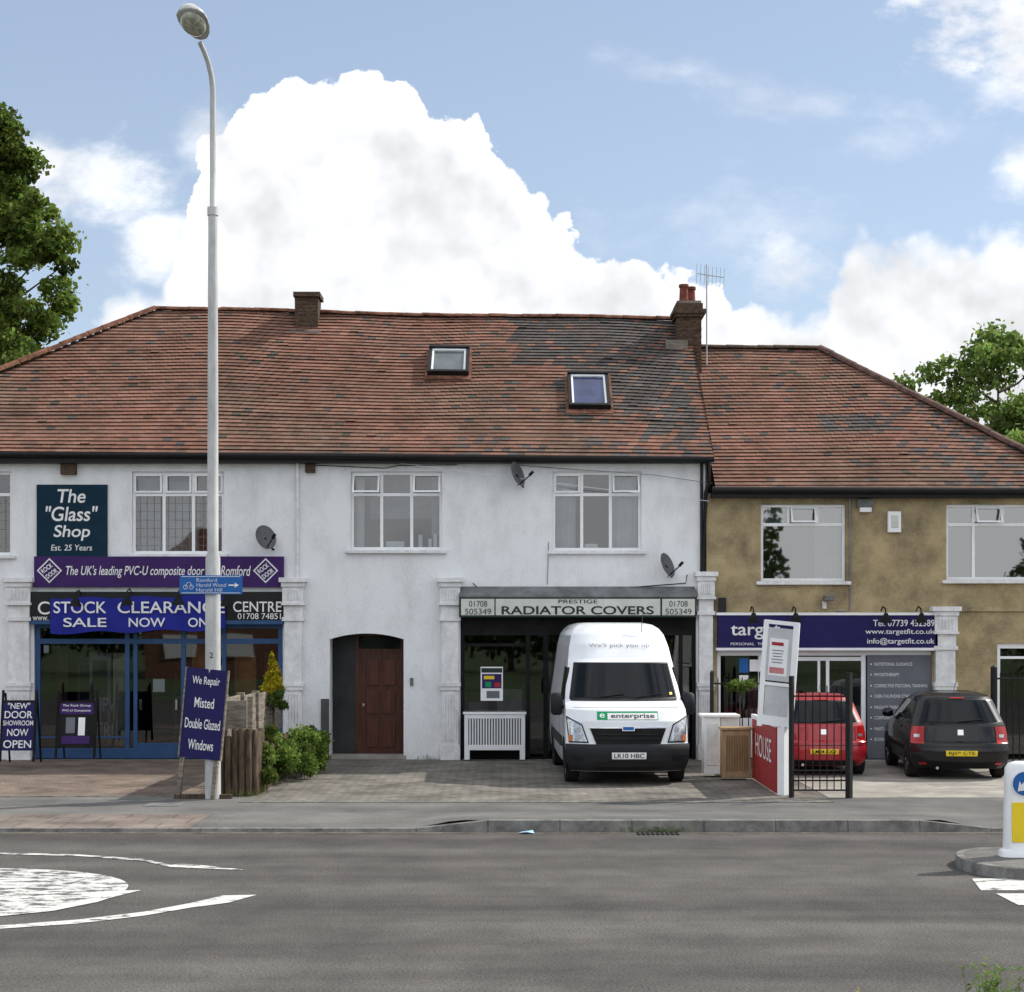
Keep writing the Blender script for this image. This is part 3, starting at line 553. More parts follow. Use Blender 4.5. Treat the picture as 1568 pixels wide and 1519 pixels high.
curtain(OB,gx(1170),gx(1205),gz(800),gz(776),YF+.28,curtaing)
curtain(OB,gx(1256),gx(1292),gz(885),gz(776),YF+.6,curtaing)
box('fascia_board',3.8,11.1,Y0+.1,YF+.02,5.0,5.1,black,OB)
tube('gutter',[(3.8,Y0+.03,5.14),(11.15,Y0+.03,5.12)],.06,black,OB)
tube('rainwater_pipe',[(gx(1301),YF-.05,5.05),(gx(1301),YF-.05,gz(935)),(gx(1280),YF-.05,gz(935))],.022,concrete,OB,8)
tube('black_downpipe',[(gx(1074),YF-.05,gz(700)),(gx(1074),YF-.05,gz(885))],.03,black,OB,8)
for a,b,c,d,m in ((1313,1338,764,777,lead),(1317,1335,777,784,upvc),(1360,1380,783,815,upvc),(1365,1376,789,808,cream),(1455,1458,932,938,lead),(1101,1112,915,938,plastic)): pb('wall_box',a,b,c,d,YF-.1-(.01 if m is cream else 0),YF-.002,m,OB,.008)
pilaster(OB,1428,1463,929,1170)
box('string_course',gx(1463),11,YF-.05,YF-.001,gz(936),gz(930),brown_render,OB)
TF=grp('fitness_shop_fascia_sign',(gx(1270),YF-.1,2.4)); ys=YF-.13
pb('sign_panel',1099,1436,942,993,ys,YF-.003,navy,TF); pb('sign_trim_top',1097,1438,938,942,ys-.02,YF-.003,upvc,TF); pb('sign_trim_bottom',1097,1438,992,996,ys-.02,YF-.003,upvc,TF)
ptext('target',1119,1195,957,979,ys-.005,wtext,TF,bold=.01); ptext('PERSONAL  TRAINING',1119,1195,984,988,ys-.005,wtext,TF,bold=0)
ptext('Tel: 07739 452389',1337,1431,949,959,ys-.005,wtext,TF); ptext('www.targetfit.co.uk',1325,1431,963,973,ys-.005,wtext,TF); ptext('info@targetfit.co.uk',1328,1431,977,988,ys-.005,wtext,TF)
for px in (1151,1215,1352,1406):
    G=grp('sign_lamp',(gx(px),YF-.3,gz(944))); goose(G,px,945)
CC=grp('security_camera',(gx(1264),YF-.2,gz(915)))
box('camera_bracket',gx(1259),gx(1264),YF-.1,YF,gz(932),gz(920),upvc,CC); box('camera_body',gx(1258),gx(1272),YF-.38,YF-.08,gz(921),gz(912),lead,CC,.02)
frame(OB,'shopfront_white_frame',[(1098,1427,996,1004),(1098,1104,1004,1165),(1162,1167,1004,1165),(1212,1218,1004,1165),(1253,1257,1012,1165),(1266,1271,1012,1165),(1320,1327,1004,1165),(1218,1320,1006,1012),(1098,1427,1165,1172),(1104,1162,1100,1165)],upvc)
mesh('shop_pane',[(gx(1098),YF+.1,0.1),(gx(1325),YF+.1,.1),(gx(1325),YF+.1,gz(1000)),(gx(1098),YF+.1,gz(1000))],[(0,1,2,3)],shopglass,OB)
pb('service_list_panel',1328,1426,1003,1166,YF+.03,YF+.06,greym,OB)
for s,p in (('NUTRITIONAL GUIDANCE',1017),('PHYSIOTHERAPY',1033),('CORRECTIVE POSTURAL TRAINING',1050),('OVER-THE-PHONE COACHING',1066),('MASSAGE THERAPY',1083),('CORPORATE SESSIONS',1099),('MARTIAL ARTS',1116),('BOXING CLASSES',1132)):
    ptext(s,1339,1339+len(s)*2.9,p-2.5,p+2.5,YF+.026,wtext,OB,bold=0); pb('bullet',1333,1335,p-1,p+1,YF+.024,YF+.03,wtext,OB)
for a,b,c,d,m in ((1132,1146,1008,1030,signblue),(1148,1162,1010,1028,upvc),(1132,1146,1034,1052,upvc)): pb('window_notice',a,b,c,d,YF+.085,YF+.09,m,OB)
frame(OB,'side_shopfront',[(1527,1660,985,993),(1527,1533,993,1165),(1533,1660,1005,1009)],upvc)
mesh('shop_pane',[(gx(1527),YF+.1,0.1),(gx(1650),YF+.1,.1),(gx(1650),YF+.1,gz(990)),(gx(1527),YF+.1,gz(990))],[(0,1,2,3)],shopglass,OB)
# ---------------------------------------------------------------- street lamp
LX,LY=gx(326,24.1),24.1
LP=grp('street_lamp',(LX,LY,0))
tube('post',[(LX,LY,-.02),(LX,LY,.9),(LX,LY,2.7),(LX,LY,3.55),(LX,LY,3.62),(LX,LY,6),(LX,LY,8.62),(LX,LY,8.70),(LX,LY,8.74),(LX,LY,9.6),(LX,LY-.005,10.45),(LX-.015,LY-.03,10.65),(LX-.05,LY-.10,10.82),(LX-.09,LY-.20,10.95),(LX-.13,LY-.32,11.04)],[.118,.115,.112,.108,.082,.078,.068,.068,.046,.044,.042,.04,.037,.036,.036],steelw,LP,20)
tube('joint_collar',[(LX,LY,8.6),(LX,LY,8.72)],.082,steelw,LP,16)
hc=Vector((LX-.14,LY-.62,11.18)); v=[];f=[];n=24
prof=[(-.32,.035),(-.29,.09),(-.18,.16),(-.03,.205),(.12,.22),(.25,.205),(.34,.14),(.38,.05)]
dv=Vector((-.12,-.96,.30)).normalized(); sv=Vector((dv.y,-dv.x,0)).normalized(); uv_=sv.cross(dv).normalized()
if uv_.z<0: uv_=-uv_
for (l,r) in prof:
    for k in range(n):
        t=2*math.pi*k/n; h=math.sin(t); v.append(hc+dv*l+sv*r*math.cos(t)+uv_*((.12 if h>0 else .02)*h*min(1,r/.15)))
for i in range(len(prof)-1):
    for k in range(n): f.append((i*n+k,i*n+(k+1)%n,(i+1)*n+(k+1)%n,(i+1)*n+k))
f+= [tuple(range(n)),tuple((len(prof)-1)*n+k for k in range(n))]
mesh('lamp_canopy',v,f,pmat('lamp_canopy_grey',(.46,.46,.45),.5,var=.15),LP,True,60)
v=[];f=[]
for j in range(6):
    ph=math.pi/2*j/5
    for k in range(n): t=2*math.pi*k/n; v.append(hc+dv*(.08+.25*math.cos(ph)*math.cos(t))+sv*(.18*math.cos(ph)*math.sin(t))-uv_*(.02+.14*math.sin(ph)))
for j in range(5):
    for k in range(n): f.append((j*n+k,j*n+(k+1)%n,(j+1)*n+(k+1)%n,(j+1)*n+k))
mesh('lamp_bowl',v,f,pmat('lamp_bowl_plastic',(.32,.32,.26),.15,var=.4,scale=14,coat=.5),LP,True,60)
tube('photocell',[hc+uv_*.1,hc+uv_*.18],.035,upvc,LP,8)
box('access_door',LX-.05,LX+.05,LY-.122,LY-.10,.5,1.1,steelw,LP,.004); text('2',(LX,LY-.125,gz(1003,24)),.05,.08,darktext,LP)
CS=grp('cycle_route_sign',(gx(322,23.9),23.9,3.2)); yc=LY-.16
pb('sign_plate',275,371,881,910,yc,yc+.01,signblue,CS,.003)
pb('sign_border_t',278,368,882.5,883.3,yc-.003,yc-.001,wtext,CS); pb('sign_border_b',278,368,907.5,908.3,yc-.003,yc-.001,wtext,CS)
ptext('Romford',301,332,885.5,891,yc-.004,wtext,CS,bold=-.01); ptext('Harold Wood',301,346,893,898.5,yc-.004,wtext,CS,bold=-.01); ptext('Harold Hill',301,340,900.5,906,yc-.004,wtext,CS,bold=-.01)
mesh('arrow',[(gx(350,yc),yc-.004,gz(897,yc)),(gx(350,yc),yc-.004,gz(895,yc)),(gx(360,yc),yc-.004,gz(895,yc)),(gx(359,yc),yc-.004,gz(892,yc)),(gx(366,yc),yc-.004,gz(896,yc)),(gx(359,yc),yc-.004,gz(900,yc)),(gx(360,yc),yc-.004,gz(897,yc))],[(0,1,2,3,4,5,6)],wtext,CS)
for cxp in (284,293):
    c=Vector((gx(cxp,yc),yc-.004,gz(899,yc))); tube('cycle_wheel',[c+Vector((.03*math.cos(t),0,.03*math.sin(t))) for t in np.linspace(0,6.28,13)],.004,wtext,CS,4)
tube('cycle_frame',[(gx(284,yc),yc-.004,gz(899,yc)),(gx(287,yc),yc-.004,gz(892,yc)),(gx(292,yc),yc-.004,gz(892,yc)),(gx(293,yc),yc-.004,gz(899,yc))],.004,wtext,CS,4)
boxes('sign_bracket',[(LX-.10,LX+.10,yc+.01,LY+.1,3.2,3.24)],steel,CS)
RB=grp('repair_advert_board',(gx(310,24.3),24.3,0)); yb2=24.0
rt=Vector((math.cos(.085),-.25,math.sin(-.085))).normalized(); up=Vector((.085,0.02,1)).normalized(); nn=rt.cross(up)
c0=Vector((gx(312,yb2),yb2,gz(1093,yb2)))
def obb(nm,c,hw,hh,hd,m,par,rt=rt,up=up,nn=nn):
    v=[c+rt*a*hw+nn*b*hd+up*d*hh for d in (-1,1) for (a,b) in ((-1,1),(1,1),(1,-1),(-1,-1))]
    return mesh(nm,v,BF,m,par)
obb('board',c0,.335,.66,.012,navy,RB)
obb('board_trim_r',c0+rt*.335,.010,.665,.02,boardwood,RB); obb('board_trim_l',c0-rt*.335,.012,.665,.02,boardwood,RB)
for i,(s,w) in enumerate((('We Repair',.44),('Misted',.31),('Double Glazed',.56),('Windows',.40))):
    text(s,c0+nn*.016+up*(.47-.31*i),w,.15,wtext,RB,right=rt,up=up,bold=.008)
obb('support_leg',c0-rt*.30-up*.72+nn*(-.04),.03,.58,.03,boardwood,RB); obb('support_leg_2',c0+rt*.25-up*.75+nn*(-.04),.03,.5,.03,boardwood,RB)
box('board_foot',c0.x-.45,c0.x+.4,24.05,24.13,0,.06,logwood,RB)
def aboard(name,a,b,c,d,y0,body,lines,panel=None):
    A=grp(name,(gx((a+b)/2,y0),y0,0)); x0,x1=gx(a,y0),gx(b,y0); z0,z1=gz(d,y0),gz(c,y0); rt=Vector((1,0,0)); up=Vector((0,.16,1)).normalized(); nn=Vector((0,-1,.16)).normalized()
    cc=Vector(((x0+x1)/2,y0+.1,(z0+z1)/2)); obb('face',cc,(x1-x0)/2,(z1-z0)/2,.012,body,A,rt,up,nn)
    obb('rim_l',cc-rt*(x1-x0)/2,.018,(z1-z0)/2+.2,.022,blackmatt,A,rt,up,nn); obb('rim_r',cc+rt*(x1-x0)/2,.018,(z1-z0)/2+.2,.022,blackmatt,A,rt,up,nn)
    obb('rim_t',cc+up*(z1-z0)/2,(x1-x0)/2,.018,.02,blackmatt,A,rt,up,nn)
    up2=Vector((0,-.2,1)).normalized(); n2=Vector((0,1,.2)).normalized()
    for s in (-1,1): obb('back_leg',cc+rt*s*(x1-x0)/2.1+Vector((0,.3,-.05)),.015,(z1-z0)/2+.2,.015,blackmatt,A,rt,up2,n2)
    if panel: 
        for (pa,pc,hw,hh,m) in panel: obb('artwork',cc+rt*pa+up*pc+nn*.015,hw,hh,.002,m,A,rt,up,nn)
    for (s,dz,w,h) in lines: text(s,cc+up*dz+nn*.02,w,h,wtext,A,right=rt,up=up,bold=.008)
aboard('new_door_a_board',0,51,1074,1150,29.2,navy,[('"NEW"',.36,.4,.11),('DOOR',.2,.5,.13),('SHOWROOM',.05,.54,.09),('NOW',-.12,.38,.13),('OPEN',-.33,.5,.14)])
aboard('composite_door_a_board',85,144,1075,1144,29.0,blackmatt,[('The Rock Group',.33,.5,.05),('PVC-U Composite',.24,.5,.05)],[(0,.28,.3,.1,purple),(-.1,-.02,.08,.14,greym),(.1,-.04,.06,.16,upvc),(.0,-.28,.25,.07,purple)])
# ---------------------------------------------------------------- planter / divider
PW=grp('log_planter_edging',(-4.1,25,0)); 
def logs(pts,nm):
    v=[];f=[]
    for (x,y,h,r) in pts:
        n=9; m=len(v)
        for k in range(n): t=2*math.pi*k/n; v.append((x+r*math.cos(t),y+r*math.sin(t),-.01))
        for k in range(n): t=2*math.pi*k/n; v.append((x+r*math.cos(t),y+r*math.sin(t),h-.015))
        for k in range(n): t=2*math.pi*k/n; v.append((x+r*.7*math.cos(t),y+r*.7*math.sin(t),h))
        for k in range(n): f+=[(m+k,m+(k+1)%n,m+n+(k+1)%n,m+n+k),(m+n+k,m+n+(k+1)%n,m+2*n+(k+1)%n,m+2*n+k)]
        f.append(tuple(m+2*n+k for k in range(n)))
    mesh(nm,v,f,logwood,PW,True,50)
L=[]
for i in range(5): L.append((-4.36+.105*i,24.45,random.uniform(.80,1.02),.052))
for i in range(60): 
    yy=24.5+i*.105; L.append((-3.86,yy,(1.0 if i%14<7 else .8)*max(.45,1-.010*i)+random.uniform(-.04,.04) if i<45 else .4,.05))
logs(L,'vertical_logs')
box('planter_soil',-4.3,-3.9,24.5,30.7,0,.35,pmat('soil',(.05,.035,.025),.95,var=.4),PW)
FB=grp('timber_board_fence',(-4.3,27,0)); L=[]
for i in range(4):
    ya=24.6+i*1.52; h=1.45-.03*i
    for k in range(3): L.append((-4.36+.006*k,-4.33+.006*k,ya+.06,ya+1.44,h-.24*(k+1)+.004,h-.24*k))
    L.append((-4.40,-4.28,ya-.05,ya+.05,0,h+.06))
L.append((-4.34,-4.0,24.56,24.60,1.0,1.42)); L.append((-3.98,-3.90,24.55,24.63,0,1.48))
boxes('boards_and_posts',L,boardwood,FB,.006)
# ---------------------------------------------------------------- foliage
def leaves(name,parent,clumps,n,size,mat,fuzz=.25):
    v=np.zeros((n*4,3)); per=np.array([c[3]**2 for c in clumps])
    idx=rng.choice(len(clumps),size=n,p=per/per.sum()); C=np.array([[*c[:3]] for c in clumps]); Rr=np.array([c[3] for c in clumps]); sh=rng.uniform(.5,1.5,len(clumps))
    d=rng.normal(size=(n,3)); d/=np.linalg.norm(d,axis=1)[:,None]; rad=Rr[idx]*((rng.uniform(.1,1,n)**.5)+np.abs(rng.normal(0,fuzz,n)))
    sc=np.array([1,1,.8]); p=C[idx]+d*rad[:,None]*sc
    nr=d*.5+rng.normal(size=(n,3))*.8; nr/=np.linalg.norm(nr,axis=1)[:,None]
    a=np.cross(nr,rng.normal(size=(n,3))); a/=np.linalg.norm(a,axis=1)[:,None]; b=np.cross(nr,a); s=size*rng.uniform(.6,1.3,n)
    v[0::4]=p-a*s[:,None]*.5; v[1::4]=p-b*s[:,None]*.36; v[2::4]=p+a*s[:,None]*.5; v[3::4]=p+b*s[:,None]*.36
    me=bpy.data.meshes.new(name); me.vertices.add(n*4); me.vertices.foreach_set('co',v.ravel()); me.loops.add(n*4); me.loops.foreach_set('vertex_index',np.arange(n*4)); me.polygons.add(n); me.polygons.foreach_set('loop_start',np.arange(n)*4); me.update(calc_edges=True)
    ca=me.color_attributes.new('Col','FLOAT_COLOR','CORNER'); k=sh[idx]*rng.uniform(.6,1.4,n); c=np.stack([k*rng.uniform(.85,1.3,n),k,k*rng.uniform(.7,1.1,n),np.ones(n)],1); ca.data.foreach_set('color',np.repeat(c,4,axis=0).ravel())
    me.materials.append(mat); o=bpy.data.objects.new(name,me); COL.objects.link(o); o.parent=parent; o.location=-parent.location; return o
leafg=leafmat('leaf_green',(.15,.23,.07)); leafd=leafmat('leaf_dark',(.115,.175,.045)); leafy=leafmat('leaf_yellow_green',(.40,.36,.03)); leafl=leafmat('leaf_light',(.11,.175,.045)); leafb=leafmat('leaf_row',(.05,.085,.03))
bark=pmat('bark',(.09,.07,.05),.95,var=.4,scale=6,stretch=(3,3,.6),bump=.6)
def tree(name,x,y,env,n,nl,size,mat,trunk_h,rsc=(.45,.85),seed=1,jit=.28,fuzz=.3,lim=.6):
    T=grp(name,(x,y,-.07)); rr=random.Random(seed); cl=[]; H=env[-1][0]
    zs=[e[0] for e in env]; rs=[e[1] for e in env]
    tr=.03*H*.55
    tube('trunk',[(x,y,-.07),(x+.1,y,H*.25),(x-.05,y+.1,H*.5),(x,y,H*.75),(x,y,H*.95)],[tr,tr*.75,tr*.5,tr*.28,tr*.06],bark,T,10)
    for i in range(n):
        z=rr.uniform(zs[0],zs[-1]); R=np.interp(z,zs,rs); a=rr.uniform(0,6.283); r=R*math.sqrt(rr.uniform(.05,1))*rr.uniform(1-jit,1+jit*.6); cr=rr.uniform(*rsc)
        c=(x+r*math.cos(a),y+r*math.sin(a),z); cl.append((*c,cr))
        if i%4==0:
            b0=Vector((x,y,max(trunk_h,z-R*lim))); m=(b0+Vector(c))/2+Vector((0,0,-.15)); tube('limb',[b0,m,Vector(c)],[.05,.03,.01],bark,T,5)
    leaves('crown_leaves',T,cl,nl,size,mat,fuzz); return T
tree('poplar_tree',-14.6,45,[(4,1.2),(6,2.3),(9.0,2.9),(11.2,2.9),(13,2.5),(14.6,1.9),(16.0,1.15),(17.0,.35)],300,90000,.17,leafd,2,(.2,.5),3,.32)
tree('poplar_tree',-18.5,47,[(4,1.2),(7,2.3),(11,2.4),(14,1.7),(16.5,.5)],110,20000,.2,leafd,2,(.4,.7),5)
tree('deciduous_tree',13.4,45,[(3.5,1.2),(5.5,2.4),(7.5,2.7),(8.9,2.4),(9.8,1.7),(10.6,.6)],130,26000,.16,leafg,2,(.16,.42),11,.45,.45)
tree('deciduous_tree',18,48,[(3.5,1.5),(6,2.8),(8,2.8),(10,1.8),(11,.4)],90,15000,.2,leafg,2,(.5,.8),12)
TR=grp('distant_tree_row',(0,-30,0)); cl=[]
for i in range(110):
    x=random.uniform(-60,60); h=random.uniform(2.5,4.6); cl.append((x,-32+random.uniform(-3,3),max(1.3,h*random.uniform(.4,1)),random.uniform(1.1,1.7)))
for (x,H2) in ((14.6,10.2),(30,10.5)):
    for k in range(16): cl.append((x+random.gauss(0,.9)*(1-k/18),-30+random.gauss(0,.8),3+(H2-3)*k/16,1.1*(1-k/20)))
leaves('crown_leaves',TR,cl,22000,.45,leafb)
boxes('trunks',[(x-.2,x+.2,-32.2,-31.8,-.07,4) for x in range(-56,60,7)],bark,TR)
OH=grp('opposite_brick_house',(-14,-27,0)); ob=pmat('opposite_brick',(.20,.10,.07),.9,var=.3,scale=5)
box('walls',-19,-9,-29,-22,-.07,5,ob,OH); mesh('roof',[(-19.4,-21.6,5),(-8.6,-21.6,5),(-8.6,-29.4,5),(-19.4,-29.4,5),(-17,-25.5,8),(-11,-25.5,8)],[(0,1,5,4),(1,2,5),(2,3,4,5),(3,0,4)],terracotta,OH)
boxes('windows',[(x,x+1.6,-21.98,-21.9,z,z+1.2) for x in (-18,-15,-11.5) for z in (1,3.3)],upvc,OH)
SH=grp('planter_shrubs',(-3.7,26,0)); cl=[]
for (px,py,yy,r) in ((395,1175,25.0,.20),(398,1150,25.2,.16),(375,1200,24.7,.10),(432,1140,26.5,.22),(440,1160,26.3,.2),(425,1165,26,.18),(470,1135,28.0,.24),(480,1150,28,.22),(492,1160,28.3,.16),(455,1160,27.3,.20),(465,1170,27,.18),(485,1125,28.5,.2),(410,1130,25.8,.13),(405,1190,25.0,.16),(380,1180,24.7,.11)):
    for k in range(4): cl.append((gx(px,yy)+random.uniform(-.14,.14),yy+random.uniform(-.2,.2),max(.08,gz(py,yy)+random.uniform(-.14,.14)),r*random.uniform(.4,.9)))
leaves('shrub_leaves',SH,cl,15000,.06,leafl)
for i in range(22): 
    c=random.choice(cl); tube('stem',[(c[0],c[1],0),(c[0]+random.uniform(-.1,.1),c[1],c[2]+.2)],.006,bark,SH,4)
CF=grp('dwarf_conifer',(gx(418,29.2),29.2,.3)); cl=[]
for i in range(16):
    t=i/15; cl.append((gx(418,29.2)+random.uniform(-.03,.03),29.2,gz(1062-64*t,29.2),.17*(1-t)+.03))
leaves('foliage',CF,cl,5000,.045,leafy,.1); tube('stem',[(gx(418,29.2),29.2,0),(gx(418,29.2),29.2,1.6)],.03,bark,CF,6)
cl=[]; SH2=grp('planter_bush',(gx(420,29),29,.4))
for i in range(10): cl.append((gx(400+i*3.5,29),29+random.uniform(-.3,.3),gz(1062+random.uniform(-4,20),29),.10))
leaves('foliage',SH2,cl,2500,.05,leafg,.2)
HB=grp('hanging_basket_plant',(gx(1130,28.6),28.6,1.2)); leaves('foliage',HB,[(gx(1120+i*7,28.6),28.6,gz(1050+random.uniform(-5,5),28.6),.1) for i in range(5)],900,.05,leafl)
tube('stem',[(gx(1133,28.6),28.6,0),(gx(1133,28.6),28.6,1.5)],.01,bark,HB,5)
def weeds(name,x,y,z,w,d,n,h,mat,leaf=.05):
    W=grp(name,(x,y,z)); v=[];f=[];cols=[]
    for i in range(n):
        bx,by=x+random.gauss(0,w),y+random.gauss(0,d); hh=h*random.uniform(.4,1); lx,ly=random.uniform(-.3,.3)*hh,random.uniform(-.3,.3)*hh; ww=leaf*.07
        m=len(v); v+=[(bx-ww,by,z),(bx+ww,by,z),(bx+lx+ww*.4,by+ly,z+hh),(bx+lx-ww*.4,by+ly,z+hh)]; f.append((m,m+1,m+2,m+3)); k=random.uniform(.6,1.4); cols.append((k,k,k))
        for j in range(int(hh/.025)):
            t=random.uniform(.15,1); px,py,pz=bx+lx*t,by+ly*t,z+hh*t; a=random.uniform(0,6.28); l=leaf*random.uniform(.4,1.0); dx,dy=math.cos(a)*l,math.sin(a)*l; m=len(v)
            v+=[(px,py,pz),(px+dx*.5-dy*.22,py+dy*.5+dx*.22,pz+l*.35),(px+dx,py+dy,pz+l*random.uniform(.1,.7)),(px+dx*.5+dy*.22,py+dy*.5-dx*.22,pz+l*.25)]; f.append((m,m+1,m+2,m+3)); cols.append((k*random.uniform(.8,1.3),k,k*.9))
    mesh('stems_and_leaves',v,f,mat,W,cols=cols)
weeds('kerb_weeds',gx(1005,20.4),20.37,-.04,.24,.03,110,.09,leafl,.03)
weeds('kerb_weeds',gx(375,24.3),24.25,0,.2,.05,40,.13,leafl,.03)
weeds('wall_base_weeds',gx(655),YF-.1,0,.15,.04,30,.12,leafl,.03)
weeds('roadside_weeds',gx(1522,10.6),10.55,-.04,.10,.10,38,.40,leafg,.06)
weeds('roadside_weeds',gx(1316,10.6),10.45,-.04,.02,.03,6,.28,leafy,.03)
weeds('verge_weeds',gx(1560,10.4),10.3,-.04,.12,.1,40,.24,leafg,.06)
# ---------------------------------------------------------------- vehicles
class Veh:
    def __init__(s,name,x,y,yaw,w,yn,yfar,cn,pn,cf,pf,z0,z1,paint):
        s.w,s.yn,s.yfar,s.cn,s.pn,s.cf,s.pf=w,yn,yfar,cn,pn,cf,pf; s.x,s.y,s.c,s.s=x,y,math.cos(yaw),math.sin(yaw)
        s.g=grp(name,(x,y,0)); zs=sorted(set(list(np.arange(z0,z1,.03))+[z1]+[p[0] for p in w]+[p[0] for p in yn]+[p[0] for p in yfar])); zs=[z for z in zs if z0<=z<=z1]
        u=np.sin(np.linspace(-math.pi/2,math.pi/2,29)); v=[];f=[]
        for z in zs:
            for a in u: v.append(s.T(s.near(a,z)))
            for a in u[::-1]: v.append(s.T(s.far(a,z)))
        n=58
        for i in range(len(zs)-1):
            for k in range(n): f.append((i*n+k,i*n+(k+1)%n,(i+1)*n+(k+1)%n,(i+1)*n+k))
        f.append(tuple(range(n))[::-1]); f.append(tuple((len(zs)-1)*n+k for k in range(n)))
        mesh('body_shell',v,f,paint,s.g,True,40)
    def I(s,t,z): return float(np.interp(z,[p[0] for p in t],[p[1] for p in t]))
    def near(s,a,z): return (a*s.I(s.w,z),s.I(s.yn,z)+s.cn*abs(a)**s.pn,z)
    def far(s,a,z): return (a*s.I(s.w,z),s.I(s.yfar,z)-s.cf*abs(a)**s.pf,z)
    def T(s,p): return (s.x+p[0]*s.c-p[1]*s.s, s.y+p[0]*s.s+p[1]*s.c, p[2])
    def patch(s,nm,q,off,mat,n=14,m=8,side=None,back=.03):
        v=[];f=[]
        for o in (off,-back):
            for j in range(m+1):
                for i in range(n+1):
                    a,b=i/n,j/m; p=[(q[0][k]*(1-a)+q[1][k]*a)*(1-b)+(q[3][k]*(1-a)+q[2][k]*a)*b for k in (0,1)]
                    if side is None:
                        P=s.near(p[0],p[1]); P=(P[0]*(1+o*.6*abs(p[0])**4),P[1]-o,P[2])
                    else: P=(side*(s.I(s.w,p[1])+o),p[0],p[1])
                    v.append(s.T(P))
        N1=(n+1)*(m+1)
        for j in range(m):
            for i in range(n): k=j*(n+1)+i; f.append((k,k+1,k+n+2,k+n+1))
        bd=[i for i in range(n+1)]+[j*(n+1)+n for j in range(1,m+1)]+[m*(n+1)+i for i in range(n-1,-1,-1)]+[j*(n+1) for j in range(m-1,0,-1)]
        for a,b in zip(bd,bd[1:]+bd[:1]): f.append((a,a+N1,b+N1,b))
        return mesh(nm,v,f,mat,s.g,True,40)
    def wheel(s,x,y,r,wd,side):
        def ring(nm,pr,mat,n=28):
            v=[];f=[]
            for (rr,xx) in pr:
                for k in range(n): t=2*math.pi*k/n; v.append(s.T((x+side*xx,y+rr*math.cos(t),r+rr*math.sin(t))))
            for i in range(len(pr)-1):
                for k in range(n): f.append((i*n+k,i*n+(k+1)%n,(i+1)*n+(k+1)%n,(i+1)*n+k))
            mesh(nm,v,f,mat,s.g,True,40)
        h=wd/2; ring('tyre',[(r*.3,-h),(r*.9,-h),(r,-h*.75),(r,h*.75),(r*.93,h),(r*.68,h*.95),(r*.66,h*.6)],rubber); ring('wheel_rim',[(r*.68,h*.9),(r*.62,h*.6),(r*.1,h*.5),(.001,h*.55)],plastic)
        for k in range(5):
            t=2*math.pi*k/5; d=(math.cos(t),math.sin(t)); e=(-d[1],d[0]); v=[]
            for (rr,ww) in ((.05,.03),(r*.66,.02)):
                for sg in (-1,1): v.append(s.T((x+side*(h*.85),y+d[0]*rr+e[0]*ww*sg,r+d[1]*rr+e[1]*ww*sg)))
            mesh('spoke',v,[(0,1,3,2)],alloy,s.g)
    def arch(s,y,r,rz,side):
        v=[];n=20
        for k in range(n+1):
            t=math.pi*k/n; z=rz+r*math.sin(t); v.append(s.T((side*(s.I(s.w,z)+.004),y+r*math.cos(t),z)))
        for k in (1,-1): v.append(s.T((side*(s.I(s.w,rz)+.004),y+(-r if k==1 else r),rz-.12)))
        mesh('wheel_arch',v,[tuple(range(len(v)))],blackmatt,s.g)
    def text(s,body,x,z,w,h,mat,off=.01,**k):
        P=s.near(x/s.I(s.w,z),z); P1=s.near(x/s.I(s.w,z),z+.05); c=s.T((P[0],P[1]-off,P[2])); up=Vector(s.T(P1))-Vector(s.T(P)); text(body,c,w,h,mat,s.g,right=(s.c,s.s,0),up=up,**k)
# ---- van
V=Veh('delivery_van',1.86,26.0,math.radians(1.9),
 [(.22,.90),(.35,.965),(.6,.985),(1.05,.985),(1.3,.965),(1.95,.875),(2.2,.84),(2.4,.79),(2.5,.73),(2.57,.64),(2.61,.5)],
 [(.22,.10),(.30,.03),(.45,0),(.60,0),(.68,.05),(1.02,.11),(1.20,.24),(1.27,.42),(1.32,.60),(1.35,.68),(1.94,1.12),(2.0,1.2),(2.25,1.42),(2.42,1.62),(2.52,1.8),(2.58,2.0),(2.61,2.4)],
 [(.22,4.95),(2.4,4.95),(2.61,4.85)],.26,3.6,.06,8,.22,2.61,vanpaint)
V.patch('front_bumper',[(-.99,.23),(.99,.23),(.99,.66),(-.99,.66)],.045,plastic,24)
V.patch('bumper_step_line',[(-.97,.47),(.97,.47),(.97,.485),(-.97,.485)],.05,black,24,2,back=0)
V.patch('bumper_lower_intake',[(-.55,.27),(.55,.27),(.6,.38),(-.6,.38)],.052,black,16,back=0)
V.patch('grille',[(-.52,.66),(.52,.66),(.62,.91),(-.62,.91)],.02,blackmatt,16)
for z in (.74,.81): V.patch('grille_bar',[(-.50,z),(.50,z),(.505,z+.012),(-.505,z+.012)],.035,plastic,16)
V.patch('bonnet_chrome_line',[(-.60,.912),(.60,.912),(.62,.925),(-.62,.925)],.022,chrome,16)
